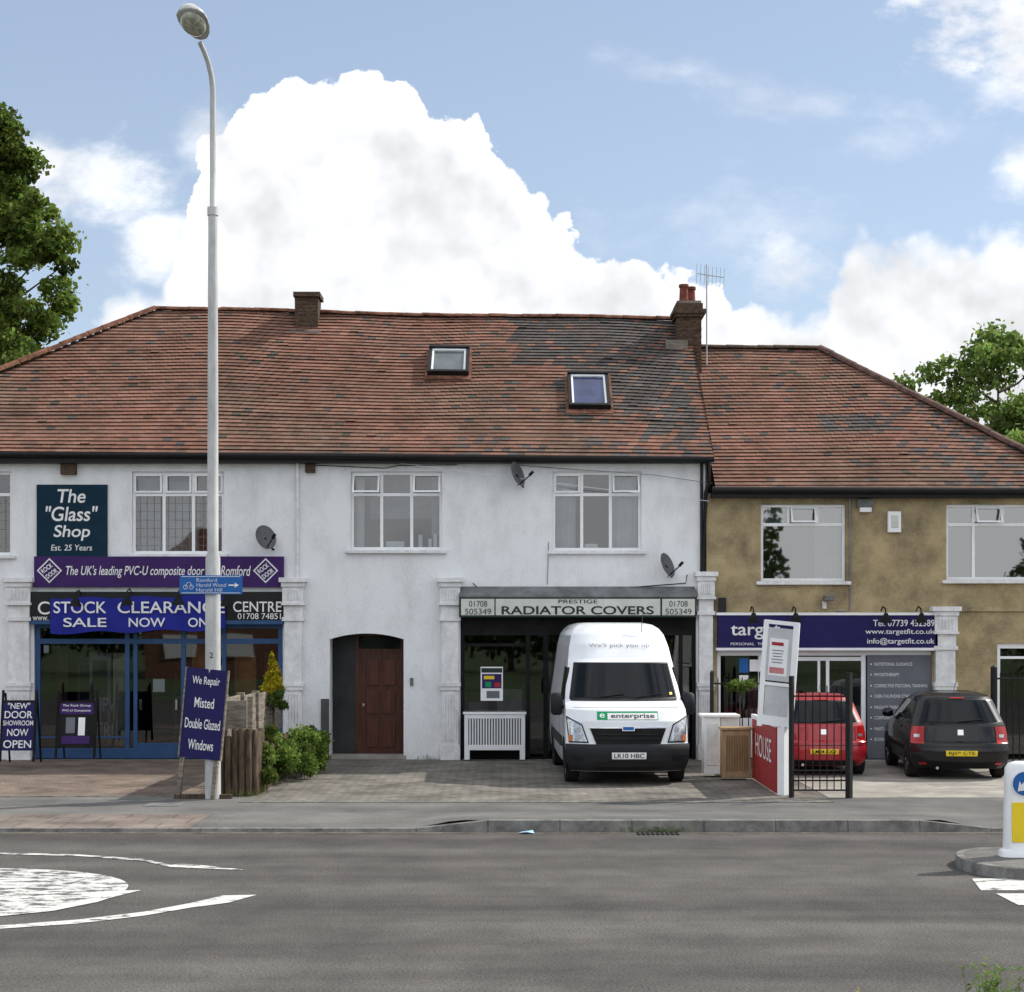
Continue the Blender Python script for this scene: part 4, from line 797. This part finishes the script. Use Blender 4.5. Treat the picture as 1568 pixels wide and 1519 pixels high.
for sg in (-1,1):
    q=[(sg*.64,.68),(sg*.95,.68),(sg*.99,1.10),(sg*.74,.97)]
    if sg<0: q=[q[1],q[0],q[3],q[2]]
    V.patch('headlight_housing',q,.014,black,12)
    cx2=sum(p[0] for p in q)/4; cz2=sum(p[1] for p in q)/4; q2=[(cx2+(p[0]-cx2)*.86,cz2+(p[1]-cz2)*.88) for p in q]
    V.patch('headlight_lens',q2,.022,lampclear,12)
    for (zz,rr) in ((.76,.05),(.88,.045)):
        P=V.near(sg*.80,zz); c=Vector(V.T((P[0],P[1]-.03,P[2]))); tube('reflector',[c,c+Vector((0,-.012,0))],rr,alloy,V.g,14)
    V.patch('indicator',[(.89 if sg>0 else -.95,.70),(.95 if sg>0 else -.89,.70),(.95 if sg>0 else -.89,.80),(.89 if sg>0 else -.95,.80)],.03,pmat('amber',(.5,.17,.05),.2),6,4)
    q=[(sg*.72,.40),(sg*.88,.40),(sg*.88,.46),(sg*.72,.46)]
    if sg<0: q=[q[1],q[0],q[3],q[2]]
    V.patch('fog_lamp_recess',q,.05,black,6,4,back=0)
V.patch('windscreen_seal',[(-.93,1.36),(.93,1.36),(.90,1.945),(-.90,1.945)],.006,black,24)
V.patch('windscreen',[(-.905,1.385),(.905,1.385),(.88,1.925),(-.88,1.925)],.011,carglass,24)
V.patch('scuttle',[(-.90,1.325),(.90,1.325),(.93,1.365),(-.93,1.365)],.010,plastic,20)
V.patch('bonnet_shut_line',[(-.88,1.225),(.88,1.225),(.88,1.232),(-.88,1.232)],.002,lead,20,1,back=0)
for x0 in (-.55,.1):
    a=Vector(V.T(V.near(x0,1.37))); b=Vector(V.T(V.near(x0+.55,1.44))); tube('wiper',[a+Vector((0,-.04,0)),b+Vector((0,-.035,.0))],.008,black,V.g,5)
for sd in (-1,1):
    V.patch('cab_window',[(.95,1.32),(1.95,1.32),(1.95,1.86),(1.28,1.86)],.006,carglass,side=sd)
    V.patch('door_gap_rear',[(2.02,.4),(2.035,.4),(2.035,1.95),(2.02,1.95)],.003,black,2,10,side=sd,back=.0)
    V.patch('door_gap_front',[(.93,.4),(.945,.4),(.945,1.3),(.93,1.3)],.003,black,2,10,side=sd,back=.0)
    V.patch('side_rail',[(2.1,1.25),(4.8,1.25),(4.8,1.28),(2.1,1.28)],.006,lead,side=sd,back=0)
    V.patch('side_rubbing_strip',[(1.25,.55),(3.7,.55),(3.7,.72),(1.25,.72)],.02,plastic,side=sd)
    for yy in (.82,4.1): V.arch(yy,.40,.35,sd)
    V.wheel(sd*.86,.82,.335,.22,sd); V.wheel(sd*.86,4.1,.335,.22,sd)
    mx=sd*1.09; v=[]; 
    for z,wd,dp in ((1.08,.06,.05),(1.12,.095,.09),(1.30,.10,.10),(1.42,.09,.09),(1.45,.05,.05)):
        for (a,b) in ((-1,-.6),(-.6,-1),(.6,-1),(1,-.6),(1,1),(-1,1)): v.append(V.T((mx+a*wd,.98+b*dp,z)))
    f=[]
    for i in range(4):
        for k in range(6): f.append((i*6+k,i*6+(k+1)%6,(i+1)*6+(k+1)%6,(i+1)*6+k))
    f+=[tuple(range(6))[::-1],tuple(24+k for k in range(6))]
    mesh('door_mirror',v,f,plastic,V.g,True,60)
    tube('mirror_arm',[V.T((sd*.93,1.02,1.22)),V.T((sd*1.05,1.0,1.2))],.035,plastic,V.g,8)
V.patch('number_plate_plinth',[(-.32,.40),(.32,.40),(.32,.56),(-.32,.56)],.065,plastic,8,back=.0)
V.patch('number_plate',[(-.28,.43),(.28,.43),(.28,.535),(-.28,.535)],.075,wtext,8,back=-.06)
V.text('LR10 HBC',0,.483,.48,.07,black,.079,bold=.01)
V.patch('badge_oval_surround',[(-.10,.872),(.10,.872),(.10,.945),(-.10,.945)],.038,chrome,8); V.patch('badge_oval',[(-.088,.882),(.088,.882),(.088,.935),(-.088,.935)],.042,signblue,8)
V.patch('livery_panel',[(-.50,1.045),(.50,1.045),(.50,1.175),(-.50,1.175)],.006,green,14,back=0)
V.patch('livery_white',[(-.33,1.05),(.49,1.05),(.49,1.15),(-.33,1.15)],.010,wtext,14,back=0)
V.text('enterprise',.08,1.098,.70,.105,black,.016,bold=.012); V.text('e',-.41,1.11,.08,.08,wtext,.016,bold=.01)
V.text("We'll pick you up",-.02,2.22,1.02,.12,greym,.01,bold=-.012)
tube('aerial',[V.T((.38,1.6,2.45)),V.T((.42,1.75,2.75))],.006,black,V.g,4)
V.patch('tax_disc',[(.80,1.42),(.85,1.42),(.85,1.46),(.80,1.46)],.013,yellowp,4,4,back=0)
# ---- hatchbacks (near end = tail)
def hatch(name,x,y,yaw,paint,plate,sc=1.0,hgt=1.0):
    k=sc; Z=lambda t:[(a*hgt,b*k) for a,b in t]
    C=Veh(name,x,y,yaw,Z([(.18,.74),(.28,.80),(.5,.825),(.75,.82),(.9,.79),(.97,.76),(1.30,.64),(1.38,.58),(1.425,.46),(1.445,.3)]),
     Z([(.18,.14),(.28,.04),(.45,0),(.60,.02),(.64,.08),(.88,.11),(.95,.15),(1.30,.42),(1.37,.50),(1.42,.66),(1.445,.95)]),
     Z([(.18,3.7),(.28,3.78),(.55,3.8),(.70,3.7),(.84,3.2),(.94,2.85),(1.30,2.15),(1.38,1.9),(1.425,1.6),(1.445,1.35)]),.20,4,.35,3,.18*hgt,1.445*hgt,paint)
    h=hgt
    C.patch('tailgate_window_seal',[(-.88,.93*h),(.88,.93*h),(.84,1.33*h),(-.84,1.33*h)],.004,black,20)
    C.patch('tailgate_window',[(-.84,.955*h),(.84,.955*h),(.80,1.31*h),(-.80,1.31*h)],.009,carglass,20)
    C.patch('bumper',[(-.99,.22*h),(.99,.22*h),(.99,.53*h),(-.99,.53*h)],.03,paint,24)
    C.patch('bumper_lower_trim',[(-.8,.19*h),(.8,.19*h),(.85,.29*h),(-.85,.29*h)],.036,blackmatt,20)
    C.patch('bumper_gap',[(-.93,.545*h),(.93,.545*h),(.93,.555*h),(-.93,.555*h)],.004,black,20,1,back=0)
    for sg in (-1,1):
        a,b=sg*.74,sg*.985
        q=[(min(a,b),.60*h),(max(a,b),.60*h),(max(a,b),.88*h),(min(a,b),.88*h)]
        C.patch('tail_light',q,.012,redlens,10)
        q=[(min(a,b)+.06,.70*h),(max(a,b)-.08,.70*h),(max(a,b)-.08,.75*h),(min(a,b)+.06,.75*h)]
        C.patch('reverse_light',q,.016,lampclear,10)
        q=[(sg*.72,.25*h),(sg*.86,.25*h),(sg*.86,.29*h),(sg*.72,.29*h)]
        if sg<0: q=[q[1],q[0],q[3],q[2]]
        C.patch('reflector',q,.042,redlens,4,2,back=0)
        C.patch('rear_quarter_window',[(.50*k,.97*h),(1.15*k,.96*h),(1.15*k,1.29*h),(.72*k,1.28*h)],.004,carglass,side=sg)
        C.patch('door_window',[(1.23*k,.96*h),(2.55*k,.95*h),(2.05*k,1.29*h),(1.23*k,1.29*h)],.004,carglass,side=sg)
        C.patch('door_gap',[(1.19*k,.3*h),(1.2*k,.3*h),(1.2*k,.95*h),(1.19*k,.95*h)],.002,black,2,8,side=sg,back=0)
        C.patch('door_gap_f',[(2.45*k,.3*h),(2.46*k,.3*h),(2.46*k,.95*h),(2.45*k,.95*h)],.002,black,2,8,side=sg,back=0)
        C.patch('side_moulding',[(.95*k,.46*h),(2.6*k,.46*h),(2.6*k,.52*h),(.95*k,.52*h)],.012,blackmatt,side=sg)
        C.patch('door_handle',[(1.3*k,.80*h),(1.45*k,.80*h),(1.45*k,.83*h),(1.3*k,.83*h)],.02,paint,side=sg)
        for yy in (.68*k,3.05*k): C.arch(yy,.34*k,.30,sg); C.wheel(sg*.73*k,yy,.29,.19,sg)
        xm=sg*.90*k; v=[];f=[]
        for z,wd,dp in ((.93,.05,.03),(.96,.09,.06),(1.05,.085,.06),(1.08,.05,.03)):
            for (a,b) in ((-1,-1),(1,-1),(1,1),(-1,1)): v.append(C.T((xm+a*wd,2.4*k+b*dp,z*h)))
        for i in range(3):
            for q in range(4): f.append((i*4+q,i*4+(q+1)%4,(i+1)*4+(q+1)%4,(i+1)*4+q))
        f+=[(3,2,1,0),(12,13,14,15)]; mesh('wing_mirror',v,f,paint,C.g,True,60)
    C.patch('number_plate',[(-.32,.40*h),(.32,.40*h),(.32,.49*h),(-.32,.49*h)],.045,yellowp,8,back=-.03)
    C.text(plate,0,.445*h,.44*k,.065,black,.05,bold=.01)
    C.patch('badge',[(-.06,.74*h),(.06,.74*h),(.06,.83*h),(-.06,.83*h)],.012,chrome,6)
    C.patch('high_brake_light',[(-.2,1.335*h),(.2,1.335*h),(.2,1.355*h),(-.2,1.355*h)],.02,redlens,8,2)
    a=Vector(C.T(C.near(-.05,.96*h))); b=Vector(C.T(C.near(.5,1.0*h))); tube('rear_wiper',[a+Vector((0,-.03,0)),b+Vector((0,-.03,0))],.01,black,C.g,5)
    tube('exhaust',[C.T((-.4*k,.02,.2)),C.T((-.4*k,.3,.2))],.025,chrome,C.g,8)
    tube('roof_aerial',[C.T((0,.75*k,1.43*h)),C.T((0,.55*k,1.6*h))],.004,black,C.g,4)
    return C
hatch('black_hatchback_car',7.42,26.95,math.radians(-5),blackpaint,'RJ59 CTE',.97)
hatch('red_hatchback_car',5.28,27.6,math.radians(-2),redpaint,'LM04 KXV',.90,hgt=.96)
# ---------------------------------------------------------------- gates / railings
def railing(name,x0,x1,y0,y1,z0,z1,n,mat=black,post=.035,bar=.011,extra=()):
    G=grp(name,((x0+x1)/2,(y0+y1)/2,0)); P=lambda t,z:(x0+(x1-x0)*t,y0+(y1-y0)*t,z)
    for t in (0,1): tube('post',[P(t,0),P(t,z1+.12),P(t,z1+.16)],[post,post,.005],mat,G,8)
    for z in (z0+.05,z1-.08)+tuple(extra): tube('rail',[P(0,z),P(1,z)],.018,mat,G,6)
    for i in range(1,n): tube('bar',[P(i/n,z0),P(i/n,z1),P(i/n,z1+.05)],[bar,bar,.002],mat,G,5)
    return G
G=grp('iron_gate',(gx(1255,24.2),24.2,0)); xa,xb=gx(1212,24.2),gx(1299,24.2)
tube('gate_post_1',[(xa,24.2,0),(xa,24.2,gz(1035,24.2))],.04,black,G,4); tube('gate_post_2',[(xb,24.15,0),(xb,24.15,gz(1030,24.2))],.055,black,G,4)
for pz in (1066,1210,1195,1180): tube('gate_rail',[(xa,24.2,gz(pz,24.2)),(xb,24.2,gz(pz,24.2))],.014,black,G,6)
for i in range(1,8): 
    x=xa+(xb-xa)*i/8; tube('gate_bar',[(x,24.2,gz(1210,24.2)),(x,24.2,gz(1050 if i%2 else 1060,24.2))],.009,black,G,5)
railing('iron_railing',gx(1090,29.6),gx(1165,29.6),29.6,29.6,.1,gz(1040,29.6),8)
railing('iron_railing',gx(1522,28.6),gx(1610,28.6),28.6,28.6,.1,gz(1032,28.6),9,post=.06)
WS=grp('white_post_sign',(gx(1200,24.6),24.6,0)); ya=24.6
tube('leg_1',[(gx(1199,ya),ya,0),(gx(1199,ya),ya,gz(1112,ya))],.085,upvc,WS,4)
rt=Vector((.93,-.30,-.10)).normalized(); up=Vector((.07,0,1)).normalized(); nn=rt.cross(up).normalized(); c=Vector((gx(1192,ya),ya,gz(1033,ya)))
for (a,b,hw,hh) in ((-.235,0,.035,.80),(.225,0,.045,.80),(0,.78,.26,.03),(0,-.15,.20,.025),(0,-.70,.24,.07)): obb('frame_bar',c+rt*a+up*b,hw,hh,.03 if hw<.1 else .026,upvc,WS,rt,up,nn)
obb('poster_panel',c+up*.30-rt*.005,.19,.40,.012,curtainm,WS,rt,up,nn); obb('poster_sheet',c+up*.26-rt*.02+nn*.015,.14,.28,.002,upvc,WS,rt,up,nn); obb('poster_red',c+up*.46-rt*.04+nn*.019,.09,.025,.002,redm,WS,rt,up,nn); obb('poster_red2',c+up*.06-rt*.03+nn*.019,.11,.045,.002,pmat('poster_pink',(.5,.2,.2),.5),WS,rt,up,nn)
for i in range(5): obb('poster_print',c+up*(.36-.045*i)-rt*.03+nn*.019,.09-.012*(i%3),.006,.002,greym,WS,rt,up,nn)
obb('lower_panel',c-up*.42,.185,.24,.012,curtainm,WS,rt,up,nn)
RBD=grp('red_advert_board',(gx(1175,25.3),25.3,0)); p0=Vector((gx(1190,24.6),24.65,0)); p1=Vector((gx(1153,27.2),27.2,0)); rt=(p0-p1).normalized(); nn=Vector((rt.y,-rt.x,0))
if nn.x>0: nn=-nn
up=Vector((0,0,1)); cm=(p0+p1)/2; obb('board',cm+up*.52,(p0-p1).length/2,.50,.015,redm,RBD,rt,up,nn); obb('top_rail',cm+up*1.05,(p0-p1).length/2,.035,.03,upvc,RBD,rt,up,nn)
text('HOUSE',cm+up*.62+nn*.02,1.7,.36,wtext,RBD,right=rt,up=up,bold=.0)
CBN=grp('white_cabinet',(gx(1095,27.6),27.6,0)); yc=27.5
box('carcass',gx(1078,yc),gx(1103,yc),yc,yc+.35,.05,gz(1098,yc),upvc,CBN,.01); box('top',gx(1074,yc),gx(1133,yc),yc-.05,yc+.5,gz(1098,yc),gz(1094,yc),upvc,CBN,.01)
box('carcass_side',gx(1104,yc),gx(1132,yc),yc+.05,yc+.35,.05,gz(1098,yc),white_trim,CBN,.01)
boxes('panel_mould',[(gx(1082,yc),gx(1099,yc),yc-.012,yc,.2,gz(1108,yc))],white_trim,CBN,.01)
CBP=grp('pine_cabinet',(gx(1125,27),27,0)); yc=27.0
box('carcass',gx(1106,yc),gx(1150,yc),yc,yc+.3,.04,gz(1118,yc),pine,CBP,.01); box('top',gx(1104,yc),gx(1153,yc),yc-.03,yc+.35,gz(1118,yc),gz(1114,yc),pine,CBP,.01)
boxes('slats',[(gx(1112,yc)+.042*i,gx(1112,yc)+.022+.042*i,yc-.012,yc,.15,gz(1126,yc)) for i in range(9)],pmat('pine_dark',(.2,.12,.06),.6,var=.2),CBP)
# ---------------------------------------------------------------- traffic island + bollard
TI=grp('traffic_island',(8.6,17.2,0)); pts=[]
x0=gx(1468,17.3)
for t in np.linspace(math.pi*1.5,math.pi*.5,13): pts.append((x0+.55+.55*math.cos(t),17.3+.85*math.sin(t)))
pts=[(12.,16.45)]+pts+[(12.,18.15)]; n=len(pts)
def sc(p,s): return (p[0] if p[0]>11 else x0+.55+(p[0]-x0-.55)*s, 17.3+(p[1]-17.3)*s)
v=[(*p,-.05) for p in pts]+[(*sc(p,.985),.06) for p in pts]+[(*sc(p,.97),.075) for p in pts]+[(*sc(p,.84),.077) for p in pts]
f=[]
for j in range(3):
    for i in range(n): f.append((j*n+i,j*n+(i+1)%n,(j+1)*n+(i+1)%n,(j+1)*n+i))
mesh('island_kerb',v,f,kerbm,TI,True,30); mesh('island_top',[(*sc(p,.84),.076) for p in pts],[tuple(range(n))],footway,TI)
BX,BY=gx(1564,17.4),17.4
BO=grp('keep_left_bollard',(BX,BY,.08)); v=[];f=[];n=24
def sup(a,b,z,e=.6):
    return [(BX+a*math.copysign(abs(math.cos(t))**e,math.cos(t)),BY+b*math.copysign(abs(math.sin(t))**e,math.sin(t)),z) for t in [2*math.pi*k/n for k in range(n)]]
lv=[(.08,.24,.14),(.14,.23,.13),(.16,.19,.11),(.45,.185,.10),(.9,.175,.095),(1.02,.17,.09),(1.07,.14,.07),(1.09,.07,.04)]
for z,a,b in lv: v+=sup(a,b,z)
for i in range(len(lv)-1):
    for k in range(n): f.append((i*n+k,i*n+(k+1)%n,(i+1)*n+(k+1)%n,(i+1)*n+k))
f.append(tuple((len(lv)-1)*n+k for k in range(n))); mesh('bollard_shell',v,f,upvc,BO,True,50)
boxes('yellow_face',[(BX-.13,BX+.13,BY-.115,BY-.09,.24,.66)],yellowb,BO,.003)
tube('roundel',[(BX,BY-.088,.86),(BX,BY-.112,.86)],.125,signblue,BO,28); tube('roundel_ring',[(BX,BY-.087,.86),(BX,BY-.108,.86)],.135,wtext,BO,28)
c=Vector((BX,BY-.116,.86)); mesh('arrow',[c+Vector(p) for p in ((.07,0,.05),(.05,0,.075),(-.035,0,-.01),(-.055,0,.03),(-.075,0,-.08),(.035,0,-.065),(-.005,0,-.045))],[(0,1,2,3,4,5,6)],wtext,BO)
LT=grp('litter_paper',(gx(806,20.25),20.25,-.03)); mesh('crumpled_sheet',[(LT.location.x+a,20.25+b,-.03+c) for a,b,c in ((-.1,0,0),(0,-.06,.02),(.1,-.03,.0),(.08,.05,.03),(-.05,.06,.01))],[(0,1,4),(1,2,3),(1,3,4)],pmat('litter_blue',(.3,.5,.75),.6),LT)
# ---------------------------------------------------------------- sun and sky
el=math.radians(41.8); az=math.atan2(1,.5)
sd=Vector((math.sin(az)*math.cos(el),math.cos(az)*math.cos(el),math.sin(el)))
su=bpy.data.lights.new('sun','SUN'); su.energy=5.0; su.angle=math.radians(.5); su.color=(1,.95,.86); so=bpy.data.objects.new('sun',su); COL.objects.link(so); so.rotation_euler=sd.to_track_quat('Z','Y').to_euler(); so.location=(30,20,30)
W=bpy.data.worlds.new('World'); S.world=W; W.use_nodes=True; nt=W.node_tree; N=nt.nodes; L=nt.links; bg=N['Background']; wo=N['World Output']
sky=N.new('ShaderNodeTexSky'); sky.sky_type='NISHITA'; sky.sun_disc=False; sky.sun_elevation=el; sky.sun_rotation=az; sky.air_density=1; sky.dust_density=.5; sky.ozone_density=1.8
STR=.12; bg.inputs[1].default_value=STR; bg2=N.new('ShaderNodeBackground'); bg2.inputs[1].default_value=STR
try: W.cycles.sampling_method='NONE'
except Exception as e: print(e)
def M(op,a,b=None,c=None,clamp=False):
    n=N.new('ShaderNodeMath'); n.operation=op; n.use_clamp=clamp
    for i,x in enumerate((a,b,c)):
        if x is None: continue
        if isinstance(x,(int,float)): n.inputs[i].default_value=x
        else: L.new(x,n.inputs[i])
    return n.outputs[0]
def SS(x,a,b,o0=0,o1=1):
    n=N.new('ShaderNodeMapRange'); n.interpolation_type='SMOOTHSTEP'; L.new(x,n.inputs[0]); n.inputs[1].default_value=a; n.inputs[2].default_value=b; n.inputs[3].default_value=o0; n.inputs[4].default_value=o1; return n.outputs[0]
def NZ(vec,sc,det=8,ro=.55,col=False,off=0,dim='2D'):
    n=N.new('ShaderNodeTexNoise'); n.noise_dimensions=dim; n.inputs['Scale'].default_value=sc; n.inputs['Detail'].default_value=det; n.inputs['Roughness'].default_value=ro
    if off:
        m=N.new('ShaderNodeVectorMath'); m.operation='ADD'; L.new(vec,m.inputs[0]); m.inputs[1].default_value=(off,off*.7,off*.3); vec=m.outputs[0]
    L.new(vec,n.inputs[0]); return n.outputs[1] if col else n.outputs[0]
tc=N.new('ShaderNodeTexCoord'); sx=N.new('ShaderNodeSeparateXYZ'); L.new(tc.outputs['Generated'],sx.inputs[0]); X,Y,Z=sx.outputs
hz=N.new('ShaderNodeMix'); hz.data_type='RGBA'; L.new(SS(Z,0,.40,.55,.34),hz.inputs[0]); L.new(sky.outputs[0],hz.inputs[6]); hz.inputs[7].default_value=(6.1,7.1,8.6,1)
skyc=hz.outputs[2]
gs=N.new('ShaderNodeVectorMath'); gs.operation='MULTIPLY'; L.new(tc.outputs['Generated'],gs.inputs[0]); gs.inputs[1].default_value=(1,1,2.2)
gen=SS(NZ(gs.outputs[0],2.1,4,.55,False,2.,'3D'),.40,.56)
glit=SS(Y,.3,-.3,1,1.62)  # unseen clouds behind the camera brightened, added as fill for the shaded facade
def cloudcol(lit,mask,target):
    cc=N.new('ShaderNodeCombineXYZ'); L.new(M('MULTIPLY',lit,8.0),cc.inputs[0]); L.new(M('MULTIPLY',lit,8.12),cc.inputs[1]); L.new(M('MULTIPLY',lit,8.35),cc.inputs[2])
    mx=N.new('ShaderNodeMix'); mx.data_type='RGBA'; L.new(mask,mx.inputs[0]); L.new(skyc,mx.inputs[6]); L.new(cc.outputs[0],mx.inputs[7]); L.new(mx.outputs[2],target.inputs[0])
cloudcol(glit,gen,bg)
yy=M('MAXIMUM',Y,.08)
A=M('MULTIPLY_ADD',M('DIVIDE',X,yy),2.5,.784); B=M('SUBTRACT',.963,M('MULTIPLY',M('DIVIDE',Z,yy),2.5))
inside=M('MULTIPLY',M('MULTIPLY',M('GREATER_THAN',Y,.3),M('GREATER_THAN',B,-.3)),M('MULTIPLY',M('GREATER_THAN',A,-.6),M('LESS_THAN',A,2.2)))
cv=N.new('ShaderNodeCombineXYZ'); L.new(A,cv.inputs[0]); L.new(B,cv.inputs[1]); AB=cv.outputs[0]
nz1=N.new('ShaderNodeSeparateColor'); L.new(NZ(AB,9,1,.5,True),nz1.inputs[0]); nz2=N.new('ShaderNodeSeparateColor'); L.new(NZ(AB,26,5,.62,True,3.1),nz2.inputs[0])
def vor(sc,off,src=AB):
    n=N.new('ShaderNodeTexVoronoi'); n.voronoi_dimensions='2D'; n.feature='SMOOTH_F1'; n.inputs['Scale'].default_value=sc; n.inputs['Smoothness'].default_value=.22
    m=N.new('ShaderNodeVectorMath'); m.operation='ADD'; L.new(src,m.inputs[0]); m.inputs[1].default_value=(off,off,0); L.new(m.outputs[0],n.inputs['Vector']); return n.outputs['Distance']
wv=N.new('ShaderNodeVectorMath'); wv.operation='MULTIPLY_ADD'; L.new(NZ(AB,20,4,.6,True,1.),wv.inputs[0]); wv.inputs[1].default_value=(.035,.035,0); L.new(AB,wv.inputs[2])
v1=vor(13,.3,wv.outputs[0]); v2=vor(32,1.7,wv.outputs[0])
A2=M('ADD',A,M('ADD',M('MULTIPLY',M('SUBTRACT',nz1.outputs[0],.5),.03),M('MULTIPLY',M('SUBTRACT',nz2.outputs[0],.5),.035)))
bill=M('ADD',M('MULTIPLY',M('SUBTRACT',v1,.4),.045),M('MULTIPLY',M('SUBTRACT',v2,.4),.022))
B2=M('SUBTRACT',M('ADD',B,M('ADD',M('MULTIPLY',M('SUBTRACT',nz1.outputs[1],.5),.015),M('MULTIPLY',M('SUBTRACT',nz2.outputs[1],.5),.04))),bill)
fc=N.new('ShaderNodeFloatCurve'); cu=fc.mapping.curves[0]
prof=[(-400,500),(-100,560),(80,560),(140,500),(175,440),(240,425),(262,390),(285,330),(305,230),(335,185),(365,155),(400,140),(440,128),(480,118),(520,116),(575,114),(615,114),(640,128),(652,155),(680,168),(722,178),(745,212),(778,252),(805,285),(822,312),(868,322),(885,365),(930,378),(985,405),(1020,420),(1062,418),(1090,420),(1110,440),(1160,468),(1200,458),(1240,462),(1270,425),(1300,378),(1340,352),(1420,352),(1500,346),(1568,330),(2000,300)]
pt=[((x+400)/2400,y/1000) for x,y in prof]
cu.points[0].location=pt[0]; cu.points[1].location=pt[-1]
for p in pt[1:-1]: cu.points.new(*p)
for p in cu.points: p.handle_type='AUTO_CLAMPED'
fc.mapping.update(); L.new(M('DIVIDE',M('ADD',A2,.4),2.4,clamp=True),fc.inputs['Value'])
dep=M('SUBTRACT',B2,fc.outputs[0])
soft=M('ADD',.010,M('ADD',SS(A,.34,.22,0,.05),SS(A,1.08,1.3,0,.05)))
m1=SS(M('DIVIDE',dep,soft,clamp=True),0,1)
st=N.new('ShaderNodeMapping'); st.inputs['Scale'].default_value=(1,1.7,1); st.inputs['Rotation'].default_value=(0,0,-.35); L.new(AB,st.inputs[0])
WN=NZ(st.outputs[0],8,7,.62,False,5.)
def ell(cx,cy,rx,ry,k=1,th=0.,soft=1.1,amp=3.0):
    dx=M('DIVIDE',M('SUBTRACT',A,cx/1000),rx/1000); dy=M('DIVIDE',M('SUBTRACT',M('SUBTRACT',B,cy/1000),M('MULTIPLY',M('SUBTRACT',A,cx/1000),th)),ry/1000)
    r=M('SQRT',M('ADD',M('MULTIPLY',dx,dx),M('MULTIPLY',dy,dy)))
    w=M('SUBTRACT',1.,M('ADD',r,M('MULTIPLY',M('SUBTRACT',WN,.5),amp)))
    return M('MULTIPLY',SS(w,0,soft),k)
parts=[ell(140,285,190,85,.85,.05,.9,1.8),ell(60,255,80,65,.9,0,.8,1.5),ell(245,370,90,75,.9,0,1,1.8),ell(1540,40,200,140,.95,.2,.9,2.4),ell(1550,130,130,50,.6,0,1,2),ell(1050,110,130,34,.28,.14,1.6,3),ell(1240,165,230,38,.30,.08,1.6,3),ell(1195,400,85,75,.75,0,1.2,2),ell(1160,350,280,70,.35,0,1.6,2.4),ell(1568,265,55,65,.8,0,1,1.6),ell(1330,215,190,40,.28,-.1,1.7,3),ell(320,220,70,80,.6,0,1.2,1.6)]
m2=parts[0]
for p in parts[1:]: m2=M('MAXIMUM',m2,p)
front=M('MAXIMUM',m1,m2)
wf=M('MULTIPLY',M('MULTIPLY',SS(Y,.3,.5),SS(B,-.3,-.08)),M('MULTIPLY',SS(A,-.6,-.3),SS(A,2.2,1.9)))
mask=M('ADD',M('MULTIPLY',front,wf),M('MULTIPLY',gen,M('SUBTRACT',1,wf)),clamp=True)
hB0=NZ(AB,4.5,4,.5,False,9.)
off=N.new('ShaderNodeVectorMath'); off.operation='ADD'; L.new(AB,off.inputs[0]); off.inputs[1].default_value=(.015,-.025,0)
hB=NZ(off.outputs[0],4.5,4,.5,False,9.)
rel=M('ADD',M('MULTIPLY',M('SUBTRACT',hB0,hB),.9),M('MULTIPLY',M('SUBTRACT',.45,v1),.07))
lit=M('ADD',SS(hB0,.30,.62,.95,1.12),rel)
lit=M('SUBTRACT',lit,SS(B,.28,.56,0,.08))
lit=M('ADD',lit,SS(dep,0,.07,.08,0))
lit=M('MAXIMUM',lit,.84)
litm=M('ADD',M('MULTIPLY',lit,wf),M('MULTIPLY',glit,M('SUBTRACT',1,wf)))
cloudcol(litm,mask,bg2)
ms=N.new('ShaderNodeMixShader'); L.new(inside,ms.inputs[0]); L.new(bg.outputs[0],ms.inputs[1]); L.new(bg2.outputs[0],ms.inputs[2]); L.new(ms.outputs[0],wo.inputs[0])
# ---------------------------------------------------------------- camera
cam=bpy.data.cameras.new('camera'); co=bpy.data.objects.new('camera',cam); COL.objects.link(co); co.location=(0,0,2.5); co.rotation_euler=(math.radians(90),0,0)
cam.sensor_width=36; cam.lens=36*2500/1568; cam.shift_y=(963-759.5)/1568; cam.clip_end=3000; cam.clip_start=.1
S.camera=co
